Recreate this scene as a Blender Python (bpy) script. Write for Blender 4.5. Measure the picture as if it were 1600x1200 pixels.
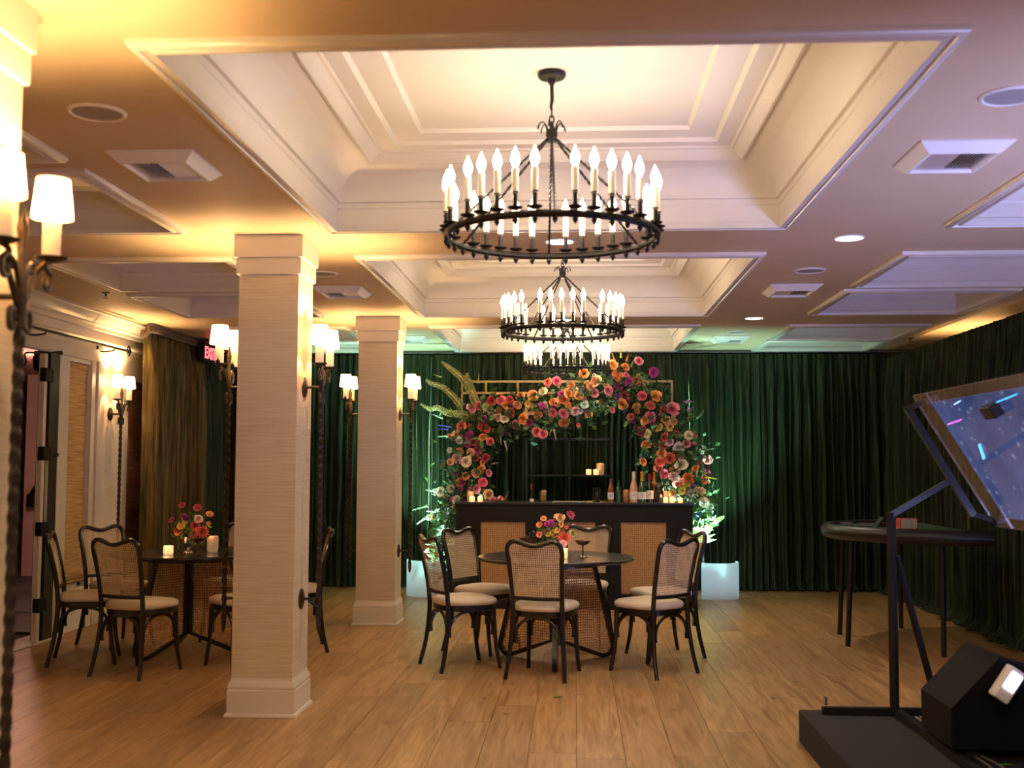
import bpy, bmesh, math, random
from mathutils import Vector, Matrix
PI = math.pi
random.seed(11)
for o in list(bpy.data.objects): bpy.data.objects.remove(o)
scene = bpy.context.scene
COL = scene.collection

# ------------------------------------------------------------------ camera
CAM = Vector((0, 0, 1.4295))
F_PX, YAW, PITCH, ROLL = 1741.0, .0566, .0713, .0028
fw = Vector((-math.sin(YAW) * math.cos(PITCH), math.cos(YAW) * math.cos(PITCH), math.sin(PITCH)))
rt = Vector((math.cos(YAW), math.sin(YAW), 0)); up = rt.cross(fw)
r2 = rt * math.cos(ROLL) + up * math.sin(ROLL); u2 = -rt * math.sin(ROLL) + up * math.cos(ROLL)
cd = bpy.data.cameras.new('camera'); cam = bpy.data.objects.new('camera', cd); COL.objects.link(cam)
m3 = Matrix((r2, u2, -fw)).transposed()
cam.matrix_world = Matrix.Translation(CAM) @ m3.to_4x4()
cd.sensor_width = 36; cd.lens = F_PX / 1600 * 36; cd.clip_start = .05; cd.clip_end = 100
cd.dof.use_dof = True; cd.dof.focus_distance = 9.4; cd.dof.aperture_fstop = 2.8
scene.camera = cam

# ------------------------------------------------------------------ world, exposure
w = bpy.data.worlds.new('world'); scene.world = w; w.use_nodes = True
w.node_tree.nodes['Background'].inputs[0].default_value = (.55, .5, .6, 1)
w.node_tree.nodes['Background'].inputs[1].default_value = .02
vs = scene.view_settings; vs.view_transform = 'Standard'; vs.look = 'None'; vs.exposure = 0.9; vs.gamma = 1.0
try: vs.use_curve_mapping = False
except Exception: pass
try:
    scene.cycles.sample_clamp_indirect = 6.0
except Exception: pass

# light levels, tuned here
P_CHAND, C_CHAND = 1.8, (1.0, .80, .58)      # per point, six points in each chandelier
P_SCONCE, C_SCONCE = 12.0, (1.0, .66, .30)    # per bulb
P_DOWN, C_DOWN = 45.0, (1.0, .80, .58)       # recessed downlights
P_UP, C_UP = 330.0, (.45, 1.0, .80)           # floor uplights behind the white shields
P_BLUE, C_BLUE = 195.0, (.42, .45, 1.0)      # added spots for the blue light of an unseen LED wall
P_ROOM, C_ROOM = 102.0, (1.0, .75, .45)       # the room's own downlights behind the camera

def light(name, kind, loc, power, color, radius=.03, target=None, angle=None, blend=.6):
    L = bpy.data.lights.new(name, kind); L.energy = power; L.color = color; L.shadow_soft_size = radius
    o = bpy.data.objects.new(name, L); COL.objects.link(o); o.location = loc
    if kind == 'SPOT': L.spot_size = angle; L.spot_blend = blend
    if target is not None:
        o.rotation_euler = (Vector(target) - Vector(loc)).to_track_quat('-Z', 'Y').to_euler()
    return o
# blue spots added in place of an unseen LED wall, aimed across the ceiling
light('led_wall_spot', 'SPOT', (3.1, 2.9, .9), P_BLUE, C_BLUE, .25, (1.7, 5.2, 3.0), 1.7, .9)
light('led_wall_spot', 'SPOT', (2.9, 4.6, .5), P_BLUE * .35, C_BLUE, .2, (2.0, 6.5, 3.0), 2.3, .9)
light('room_downlight', 'SPOT', (.3, .9, 2.7), P_ROOM, C_ROOM, .12, (.3, 1.6, 0), 2.4, .9)
light('room_downlight', 'SPOT', (-1.0, -.6, 2.7), P_ROOM, C_ROOM, .12, (-.8, 1.2, 0), 2.4, .9)

# ------------------------------------------------------------------ materials
MATS = {}
def mat(name, color, rough=.5, metal=0., var=0., vscale=6., bump=0., bscale=60., stretch=(1, 1, 1), emit=None, estr=0., sheen=0., spec=.5, objcol=False, trans=0., alpha=1., objvar=0., coat=0.):
    if name in MATS: return MATS[name]
    m = bpy.data.materials.new(name); m.use_nodes = True; nt = m.node_tree; N = nt.nodes; Lk = nt.links
    b = N['Principled BSDF']; b.inputs['Base Color'].default_value = (*color, 1)
    b.inputs['Roughness'].default_value = rough; b.inputs['Metallic'].default_value = metal
    b.inputs['Specular IOR Level'].default_value = spec
    b.inputs['Transmission Weight'].default_value = trans; b.inputs['Alpha'].default_value = alpha
    b.inputs['Coat Weight'].default_value = coat
    if sheen: b.inputs['Sheen Weight'].default_value = sheen; b.inputs['Sheen Roughness'].default_value = .35
    if emit: b.inputs['Emission Color'].default_value = (*emit, 1); b.inputs['Emission Strength'].default_value = estr
    tc = N.new('ShaderNodeTexCoord'); mp = N.new('ShaderNodeMapping'); mp.inputs['Scale'].default_value = stretch
    Lk.new(tc.outputs['Object'], mp.inputs['Vector'])
    src = None
    if objcol:
        oi = N.new('ShaderNodeObjectInfo'); src = oi.outputs['Color']
        Lk.new(src, b.inputs['Base Color'])
    if var:
        nz = N.new('ShaderNodeTexNoise'); nz.inputs['Scale'].default_value = vscale; nz.inputs['Detail'].default_value = 5
        Lk.new(mp.outputs[0], nz.inputs['Vector'])
        mr = N.new('ShaderNodeMapRange'); mr.inputs[1].default_value = .3; mr.inputs[2].default_value = .7
        mr.inputs[3].default_value = 1 - var; mr.inputs[4].default_value = 1 + var
        Lk.new(nz.outputs['Fac'], mr.inputs[0])
        hs = N.new('ShaderNodeHueSaturation'); hs.inputs['Color'].default_value = (*color, 1)
        if src: Lk.new(src, hs.inputs['Color'])
        if objvar:
            oi = N.new('ShaderNodeObjectInfo'); m2 = N.new('ShaderNodeMapRange'); m2.inputs[3].default_value = 1 - objvar; m2.inputs[4].default_value = 1 + objvar
            Lk.new(oi.outputs['Random'], m2.inputs[0]); mu = N.new('ShaderNodeMath'); mu.operation = 'MULTIPLY'
            Lk.new(m2.outputs[0], mu.inputs[0]); Lk.new(mr.outputs[0], mu.inputs[1]); Lk.new(mu.outputs[0], hs.inputs['Value'])
        else: Lk.new(mr.outputs[0], hs.inputs['Value'])
        Lk.new(hs.outputs[0], b.inputs['Base Color'])
    if bump:
        n2 = N.new('ShaderNodeTexNoise'); n2.inputs['Scale'].default_value = bscale; n2.inputs['Detail'].default_value = 3
        Lk.new(mp.outputs[0], n2.inputs['Vector'])
        bp = N.new('ShaderNodeBump'); bp.inputs['Strength'].default_value = bump; bp.inputs['Distance'].default_value = .004
        Lk.new(n2.outputs['Fac'], bp.inputs['Height']); Lk.new(bp.outputs[0], b.inputs['Normal'])
    MATS[name] = m
    return m
def emis(name, color, strength, sampled=False):
    if name in MATS: return MATS[name]
    m = bpy.data.materials.new(name); m.use_nodes = True; N = m.node_tree.nodes
    b = N['Principled BSDF']; b.inputs['Base Color'].default_value = (*color, 1); b.inputs['Emission Color'].default_value = (*color, 1)
    b.inputs['Emission Strength'].default_value = strength; b.inputs['Roughness'].default_value = .6
    if not sampled:
        try: m.cycles.emission_sampling = 'NONE'
        except Exception: pass
    MATS[name] = m; return m

ceil_paint = mat('ceiling_paint', (.70, .54, .35), .55, var=.03, vscale=2, bump=.15, bscale=120)
cof_paint = mat('coffer_paint', (.78, .72, .64), .5, var=.02, vscale=2)
trim_paint = mat('trim_gloss_paint', (.74, .68, .60), .28, var=.02, vscale=3)
wall_paint = mat('wall_paint', (.82, .75, .66), .6, var=.05, vscale=4, bump=.2, bscale=40, stretch=(1, 1, 3))
dark_wall = mat('dark_plaster', (.10, .085, .07), .9, var=.1)
iron = mat('wrought_iron', (.018, .015, .013), .42, .5, var=.3, vscale=30, bump=.3, bscale=90)
bronze = mat('aged_bronze', (.055, .042, .03), .42, .6, var=.4, vscale=40, bump=.4, bscale=120)
black_lacquer = mat('black_lacquer', (.006, .006, .006), .28, var=.2, coat=.3)
black_matte = mat('black_paint', (.007, .007, .007), .62, var=.15, vscale=8, spec=.25)
table_black = mat('black_stained_oak', (.010, .009, .009), .24, var=.25, vscale=14, stretch=(1, 14, 1))
cushion = mat('cream_linen', (.66, .57, .46), .85, var=.05, vscale=12, bump=.3, bscale=400)
candle_mat = mat('candle_sleeve', (.80, .72, .58), .5, emit=(1, .72, .42), estr=.12, var=.04, vscale=60)
bulb_mat = emis('glowing_bulb', (1, .80, .55), 14)
down_mat = emis('downlight_lens', (1, .86, .72), 5)
shade_mat = emis('lit_parchment_shade', (1, .66, .30), 5.6, True)
shade_trim = mat('shade_trim', (.55, .33, .15), .7, var=.05)
white_metal = mat('white_enamel', (.86, .83, .80), .4, var=.03)
speaker_mat = mat('speaker_grille', (.36, .33, .30), .6, var=.08, vscale=300)
dark_slot = mat('vent_dark', (.02, .018, .015), .8, var=.1)
petal = mat('petal', (.8, .3, .2), .6, objcol=True, var=.12, vscale=3, sheen=.2)
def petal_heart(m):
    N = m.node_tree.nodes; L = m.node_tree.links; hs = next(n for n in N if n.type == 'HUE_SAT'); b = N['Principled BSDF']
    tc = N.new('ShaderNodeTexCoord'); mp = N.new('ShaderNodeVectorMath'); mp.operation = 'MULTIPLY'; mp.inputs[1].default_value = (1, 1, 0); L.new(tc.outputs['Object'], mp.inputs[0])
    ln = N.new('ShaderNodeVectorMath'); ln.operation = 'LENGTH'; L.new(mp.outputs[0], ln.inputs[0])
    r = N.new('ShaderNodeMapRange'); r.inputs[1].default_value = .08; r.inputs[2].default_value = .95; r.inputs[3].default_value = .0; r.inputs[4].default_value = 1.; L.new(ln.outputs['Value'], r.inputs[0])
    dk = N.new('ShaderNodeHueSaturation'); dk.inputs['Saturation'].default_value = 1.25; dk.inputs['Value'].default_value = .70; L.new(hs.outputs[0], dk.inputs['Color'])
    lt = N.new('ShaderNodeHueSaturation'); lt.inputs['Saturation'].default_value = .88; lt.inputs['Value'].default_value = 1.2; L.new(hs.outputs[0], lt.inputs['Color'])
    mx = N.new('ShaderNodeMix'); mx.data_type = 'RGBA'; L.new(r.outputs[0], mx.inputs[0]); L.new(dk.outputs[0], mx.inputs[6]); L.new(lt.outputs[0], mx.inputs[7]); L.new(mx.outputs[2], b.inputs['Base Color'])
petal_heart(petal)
green = mat('leaf_green', (.055, .11, .035), .55, var=.55, vscale=7)
stem_green = mat('stem_green', (.07, .12, .03), .6, var=.3)
brass = mat('brushed_brass', (.50, .35, .17), .35, .8, var=.12, vscale=30)
shield_mat = mat('white_acrylic', (.78, .80, .82), .45, var=.02)
_N = shield_mat.node_tree.nodes; _t = _N.new('ShaderNodeBsdfTranslucent'); _t.inputs[0].default_value = (.85, .92, 1, 1); _m = _N.new('ShaderNodeMixShader'); _m.inputs[0].default_value = .45
shield_mat.node_tree.links.new(_N['Principled BSDF'].outputs[0], _m.inputs[1]); shield_mat.node_tree.links.new(_t.outputs[0], _m.inputs[2]); shield_mat.node_tree.links.new(_m.outputs[0], _N['Material Output'].inputs[0])
silver = mat('tarnished_silver', (.62, .56, .50), .22, .95, var=.2, vscale=25)
leather = mat('black_leather', (.010, .010, .010), .33, var=.2, bump=.4, bscale=150)
felt = mat('green_felt', (.018, .06, .03), .95, var=.2, vscale=60)
carpet = mat('black_carpet', (.012, .013, .015), .95, var=.4, vscale=200, bump=.6, bscale=500)
steel_blk = mat('black_powder_steel', (.014, .015, .018), .4, .3, var=.2)
rubber = mat('black_rubber', (.01, .01, .01), .7, var=.1)
clear_glass = mat('clear_glass', (.95, .95, .92), .03, trans=1., spec=.5, var=.01)
amber_glass = mat('amber_glass', (.20, .075, .02), .12, var=.2, coat=.5)
green_glass = mat('green_glass', (.012, .06, .02), .10, var=.2, coat=.5)
dark_glass = mat('dark_glass', (.010, .010, .008), .10, var=.2, coat=.5)
rose_glass = mat('pink_wine_glass', (.62, .33, .20), .15, var=.1, coat=.5)
paper = mat('label_paper', (.68, .64, .58), .7, var=.05)
ink = mat('dark_ink', (.03, .025, .02), .7, var=.1)
votive = emis('lit_votive_glass', (1, .58, .24), .6)
flame = emis('candle_flame', (1, .72, .36), 9)
wax = emis('glowing_wax', (1, .70, .40), 1.2)
red_emit = emis('exit_letters', (1, .06, .07), 3.5)
black_plastic = mat('black_plastic', (.012, .011, .011), .5, var=.1)
terracotta = mat('terracotta_plaster', (.42, .20, .15), .85, var=.12, vscale=3)
pink_plaster = mat('pink_plaster', (.60, .42, .38), .85, var=.08, vscale=3)
slate = mat('slate_tile', (.09, .085, .095), .5, var=.35, vscale=4, objvar=.3, bump=.3, bscale=12)
marble = mat('pale_stone', (.62, .56, .50), .5, var=.06)
gold_foil = mat('gold_foil', (.62, .38, .06), .35, .7, var=.1)
red_foil = mat('red_foil', (.28, .012, .02), .35, .3, var=.1)
white_foil = mat('white_foil', (.70, .66, .62), .35, .3, var=.1)
orange_glass = mat('orange_spirit', (.60, .20, .02), .2, var=.1, coat=.4)

def wood_floor():
    m = bpy.data.materials.new('oak_plank'); m.use_nodes = True; N = m.node_tree.nodes; L = m.node_tree.links
    b = N['Principled BSDF']; b.inputs['Roughness'].default_value = .36
    g = N.new('ShaderNodeNewGeometry'); mp = N.new('ShaderNodeMapping'); mp.inputs['Scale'].default_value = (9, .7, 1)
    oi = N.new('ShaderNodeObjectInfo'); ad = N.new('ShaderNodeVectorMath'); ad.operation = 'ADD'
    sc = N.new('ShaderNodeVectorMath'); sc.operation = 'SCALE'; sc.inputs['Scale'].default_value = 37.
    cb = N.new('ShaderNodeCombineXYZ'); L.new(oi.outputs['Random'], cb.inputs[0]); L.new(oi.outputs['Random'], cb.inputs[1]); L.new(cb.outputs[0], sc.inputs[0])
    L.new(g.outputs['Position'], ad.inputs[0]); L.new(sc.outputs[0], ad.inputs[1]); L.new(ad.outputs[0], mp.inputs[0])
    n1 = N.new('ShaderNodeTexNoise'); n1.inputs['Scale'].default_value = 2.2; n1.inputs['Detail'].default_value = 8; n1.inputs['Distortion'].default_value = 1.6
    L.new(mp.outputs[0], n1.inputs[0])
    r = N.new('ShaderNodeValToRGB'); e = r.color_ramp.elements
    e[0].position = .30; e[0].color = (.23, .115, .042, 1); e[1].position = .72; e[1].color = (.46, .28, .125, 1)
    L.new(n1.outputs['Fac'], r.inputs[0])
    # knots and dark spots
    mp2 = N.new('ShaderNodeMapping'); mp2.inputs['Scale'].default_value = (3.2, 1.6, 1); L.new(ad.outputs[0], mp2.inputs[0])
    vo = N.new('ShaderNodeTexVoronoi'); vo.inputs['Scale'].default_value = 1.3; L.new(mp2.outputs[0], vo.inputs[0])
    kr = N.new('ShaderNodeMapRange'); kr.inputs[1].default_value = .02; kr.inputs[2].default_value = .10; kr.inputs[3].default_value = .45; kr.inputs[4].default_value = 1
    L.new(vo.outputs['Distance'], kr.inputs[0])
    orr = N.new('ShaderNodeMapRange'); orr.inputs[3].default_value = .84; orr.inputs[4].default_value = 1.14; L.new(oi.outputs['Random'], orr.inputs[0])
    mu = N.new('ShaderNodeMath'); mu.operation = 'MULTIPLY'; L.new(kr.outputs[0], mu.inputs[0]); L.new(orr.outputs[0], mu.inputs[1])
    hs = N.new('ShaderNodeHueSaturation'); L.new(r.outputs[0], hs.inputs['Color']); L.new(mu.outputs[0], hs.inputs['Value'])
    L.new(hs.outputs[0], b.inputs['Base Color'])
    mr = N.new('ShaderNodeMapRange'); mr.inputs[3].default_value = .30; mr.inputs[4].default_value = .5; L.new(n1.outputs['Fac'], mr.inputs[0]); L.new(mr.outputs[0], b.inputs['Roughness'])
    bp = N.new('ShaderNodeBump'); bp.inputs['Strength'].default_value = .25; bp.inputs['Distance'].default_value = .004; L.new(n1.outputs['Fac'], bp.inputs['Height']); L.new(bp.outputs[0], b.inputs['Normal'])
    return m
oak = wood_floor()
def grass_cloth():
    m = bpy.data.materials.new('grasscloth'); m.use_nodes = True; N = m.node_tree.nodes; L = m.node_tree.links
    b = N['Principled BSDF']; b.inputs['Roughness'].default_value = .75
    tc = N.new('ShaderNodeTexCoord'); mp = N.new('ShaderNodeMapping'); mp.inputs['Scale'].default_value = (2.2, 2.2, 85); L.new(tc.outputs['Object'], mp.inputs[0])
    n1 = N.new('ShaderNodeTexNoise'); n1.inputs['Scale'].default_value = 2.; n1.inputs['Detail'].default_value = 4; L.new(mp.outputs[0], n1.inputs[0])
    r = N.new('ShaderNodeValToRGB'); e = r.color_ramp.elements; e[0].position = .28; e[0].color = (.58, .48, .34, 1); e[1].position = .6; e[1].color = (.70, .60, .45, 1)
    L.new(n1.outputs['Fac'], r.inputs[0]); L.new(r.outputs[0], b.inputs['Base Color'])
    bp = N.new('ShaderNodeBump'); bp.inputs['Strength'].default_value = .35; bp.inputs['Distance'].default_value = .003; L.new(n1.outputs['Fac'], bp.inputs['Height']); L.new(bp.outputs[0], b.inputs['Normal'])
    return m
cloth_wall = grass_cloth()
def woven_shade(name, c0, c1):
    m = bpy.data.materials.new(name); m.use_nodes = True; N = m.node_tree.nodes; L = m.node_tree.links
    b = N['Principled BSDF']; b.inputs['Roughness'].default_value = .8
    tc = N.new('ShaderNodeTexCoord'); mp = N.new('ShaderNodeMapping'); mp.inputs['Scale'].default_value = (2, 2, 40); L.new(tc.outputs['Object'], mp.inputs[0])
    n1 = N.new('ShaderNodeTexNoise'); n1.inputs['Scale'].default_value = 2; n1.inputs['Detail'].default_value = 6; L.new(mp.outputs[0], n1.inputs[0])
    r = N.new('ShaderNodeValToRGB'); e = r.color_ramp.elements; e[0].position = .3; e[0].color = (*c0, 1); e[1].position = .6; e[1].color = (*c1, 1)
    L.new(n1.outputs['Fac'], r.inputs[0]); L.new(r.outputs[0], b.inputs['Base Color'])
    bp = N.new('ShaderNodeBump'); bp.inputs['Strength'].default_value = .5; bp.inputs['Distance'].default_value = .004; L.new(n1.outputs['Fac'], bp.inputs['Height']); L.new(bp.outputs[0], b.inputs['Normal'])
    return m
shade_tan = woven_shade('woven_tan', (.34, .19, .07), (.58, .38, .17)); shade_red = woven_shade('woven_red_brown', (.13, .05, .03), (.26, .11, .06))
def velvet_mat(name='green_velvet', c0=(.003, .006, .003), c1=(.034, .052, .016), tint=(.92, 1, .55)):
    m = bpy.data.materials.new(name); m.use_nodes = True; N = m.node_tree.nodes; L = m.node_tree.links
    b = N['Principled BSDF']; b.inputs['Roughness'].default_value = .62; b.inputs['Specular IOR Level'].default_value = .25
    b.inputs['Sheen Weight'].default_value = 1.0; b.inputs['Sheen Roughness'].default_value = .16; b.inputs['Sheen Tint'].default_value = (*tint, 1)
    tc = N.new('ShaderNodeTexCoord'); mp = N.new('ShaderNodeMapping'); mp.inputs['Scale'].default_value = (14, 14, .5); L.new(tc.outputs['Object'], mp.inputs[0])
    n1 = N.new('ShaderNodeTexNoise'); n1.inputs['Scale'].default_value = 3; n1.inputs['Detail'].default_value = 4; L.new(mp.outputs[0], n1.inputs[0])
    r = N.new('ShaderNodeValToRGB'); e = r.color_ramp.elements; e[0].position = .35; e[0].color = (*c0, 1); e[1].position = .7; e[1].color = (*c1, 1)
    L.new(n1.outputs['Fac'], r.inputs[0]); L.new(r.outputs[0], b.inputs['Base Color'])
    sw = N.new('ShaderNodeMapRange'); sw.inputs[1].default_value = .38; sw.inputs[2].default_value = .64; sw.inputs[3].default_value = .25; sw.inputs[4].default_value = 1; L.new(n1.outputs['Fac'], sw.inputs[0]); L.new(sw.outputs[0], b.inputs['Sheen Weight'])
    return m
velvet = velvet_mat(); gold_lit_velvet = velvet_mat('green_velvet_gold_lit', (.022, .030, .008), (.20, .125, .035), (1, .85, .5))  # second one: green velvet with the sconces' gold light painted into its colour
def cane(name, solid, pit=.0145):
    m = bpy.data.materials.new(name); m.use_nodes = True; nt = m.node_tree; N = nt.nodes; L = nt.links
    b = N['Principled BSDF']; b.inputs['Roughness'].default_value = .55
    tc = N.new('ShaderNodeTexCoord'); sp = N.new('ShaderNodeSeparateXYZ'); L.new(tc.outputs['Object'], sp.inputs[0])
    def hole(ch, pitch, lo, hi):
        a = N.new('ShaderNodeMath'); a.operation = 'MULTIPLY'; a.inputs[1].default_value = 1 / pitch; L.new(sp.outputs[ch], a.inputs[0])
        f = N.new('ShaderNodeMath'); f.operation = 'FRACT'; L.new(a.outputs[0], f.inputs[0])
        c = N.new('ShaderNodeMath'); c.operation = 'COMPARE'; c.inputs[1].default_value = .5; c.inputs[2].default_value = lo; L.new(f.outputs[0], c.inputs[0])
        return c.outputs[0]
    h1, h2 = hole(0, pit, .26, 0), hole(2, pit, .26, 0)
    mu = N.new('ShaderNodeMath'); mu.operation = 'MULTIPLY'; L.new(h1, mu.inputs[0]); L.new(h2, mu.inputs[1])
    nz = N.new('ShaderNodeTexNoise'); nz.inputs['Scale'].default_value = 30; L.new(tc.outputs['Object'], nz.inputs[0])
    r = N.new('ShaderNodeValToRGB'); e = r.color_ramp.elements; e[0].position = .3; e[1].position = .7
    if solid == 2: e[0].color = (.34, .185, .07, 1); e[1].color = (.46, .27, .11, 1)
    elif solid: e[0].color = (.50, .25, .085, 1); e[1].color = (.64, .37, .15, 1)
    else: e[0].color = (.56, .42, .25, 1); e[1].color = (.72, .58, .38, 1)
    L.new(nz.outputs['Fac'], r.inputs[0])
    if solid == 2:
        mx = N.new('ShaderNodeMix'); mx.data_type = 'RGBA'; L.new(mu.outputs[0], mx.inputs[0]); L.new(r.outputs[0], mx.inputs[6]); mx.inputs[7].default_value = (.20, .10, .035, 1)
        L.new(mx.outputs[2], b.inputs['Base Color'])
    else:
        L.new(r.outputs[0], b.inputs['Base Color'])
        tr = N.new('ShaderNodeBsdfTransparent'); ms = N.new('ShaderNodeMixShader'); out = N['Material Output']
        L.new(mu.outputs[0], ms.inputs[0]); L.new(b.outputs[0], ms.inputs[1]); L.new(tr.outputs[0], ms.inputs[2]); L.new(ms.outputs[0], out.inputs[0])
    return m
cane_chair, cane_table, cane_bar = cane('chair_cane', 0), cane('table_cane', 1, .019), cane('bar_cane_panel', 2, .019)
def reflection_mat():  # emission paints the glass's reflection of an unseen LED wall
    m = bpy.data.materials.new('painted_reflection_glass'); m.use_nodes = True; nt = m.node_tree; N = nt.nodes; L = nt.links
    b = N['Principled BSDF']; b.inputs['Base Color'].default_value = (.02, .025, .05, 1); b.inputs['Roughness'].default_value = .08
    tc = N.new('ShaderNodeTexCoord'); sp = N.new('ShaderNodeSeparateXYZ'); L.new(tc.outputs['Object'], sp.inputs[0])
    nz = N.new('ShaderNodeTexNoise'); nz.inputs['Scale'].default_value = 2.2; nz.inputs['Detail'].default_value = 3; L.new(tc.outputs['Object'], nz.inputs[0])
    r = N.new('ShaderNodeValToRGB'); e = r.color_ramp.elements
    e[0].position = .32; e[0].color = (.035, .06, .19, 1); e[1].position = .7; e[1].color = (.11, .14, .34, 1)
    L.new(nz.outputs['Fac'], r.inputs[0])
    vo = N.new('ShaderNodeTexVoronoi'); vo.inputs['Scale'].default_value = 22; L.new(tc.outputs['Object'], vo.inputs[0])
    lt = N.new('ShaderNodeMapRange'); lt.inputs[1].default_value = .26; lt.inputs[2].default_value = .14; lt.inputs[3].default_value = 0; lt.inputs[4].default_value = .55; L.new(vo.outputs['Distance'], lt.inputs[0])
    # only some cells carry a painted reflected light
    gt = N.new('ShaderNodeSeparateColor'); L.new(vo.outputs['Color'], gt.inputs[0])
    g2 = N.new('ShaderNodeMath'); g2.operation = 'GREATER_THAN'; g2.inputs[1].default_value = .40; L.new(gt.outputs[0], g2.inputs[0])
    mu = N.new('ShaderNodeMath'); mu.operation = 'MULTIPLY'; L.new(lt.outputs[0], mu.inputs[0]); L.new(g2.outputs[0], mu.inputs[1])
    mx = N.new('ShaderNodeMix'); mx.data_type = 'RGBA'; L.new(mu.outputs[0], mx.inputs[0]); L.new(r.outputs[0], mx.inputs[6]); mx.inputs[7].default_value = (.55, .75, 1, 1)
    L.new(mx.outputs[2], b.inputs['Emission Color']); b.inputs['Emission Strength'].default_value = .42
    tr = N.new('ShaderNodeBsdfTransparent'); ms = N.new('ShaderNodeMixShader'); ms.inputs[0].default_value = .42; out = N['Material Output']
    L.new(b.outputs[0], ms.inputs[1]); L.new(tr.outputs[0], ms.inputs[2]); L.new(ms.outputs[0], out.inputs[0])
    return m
glass_reflection = reflection_mat()
def clear_mat():
    m = bpy.data.materials.new('clear_acrylic'); m.use_nodes = True; nt = m.node_tree; N = nt.nodes; L = nt.links
    b = N['Principled BSDF']; b.inputs['Base Color'].default_value = (.5, .42, .34, 1); b.inputs['Roughness'].default_value = .1
    tr = N.new('ShaderNodeBsdfTransparent'); fr = N.new('ShaderNodeTexNoise'); fr.inputs['Scale'].default_value = 3.
    mr = N.new('ShaderNodeMapRange'); mr.inputs[3].default_value = .74; mr.inputs[4].default_value = .84; L.new(fr.outputs['Fac'], mr.inputs[0])
    ms = N.new('ShaderNodeMixShader'); L.new(mr.outputs[0], ms.inputs[0]); L.new(b.outputs[0], ms.inputs[1]); L.new(tr.outputs[0], ms.inputs[2]); L.new(ms.outputs[0], N['Material Output'].inputs[0])
    return m
acrylic = clear_mat()

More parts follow.
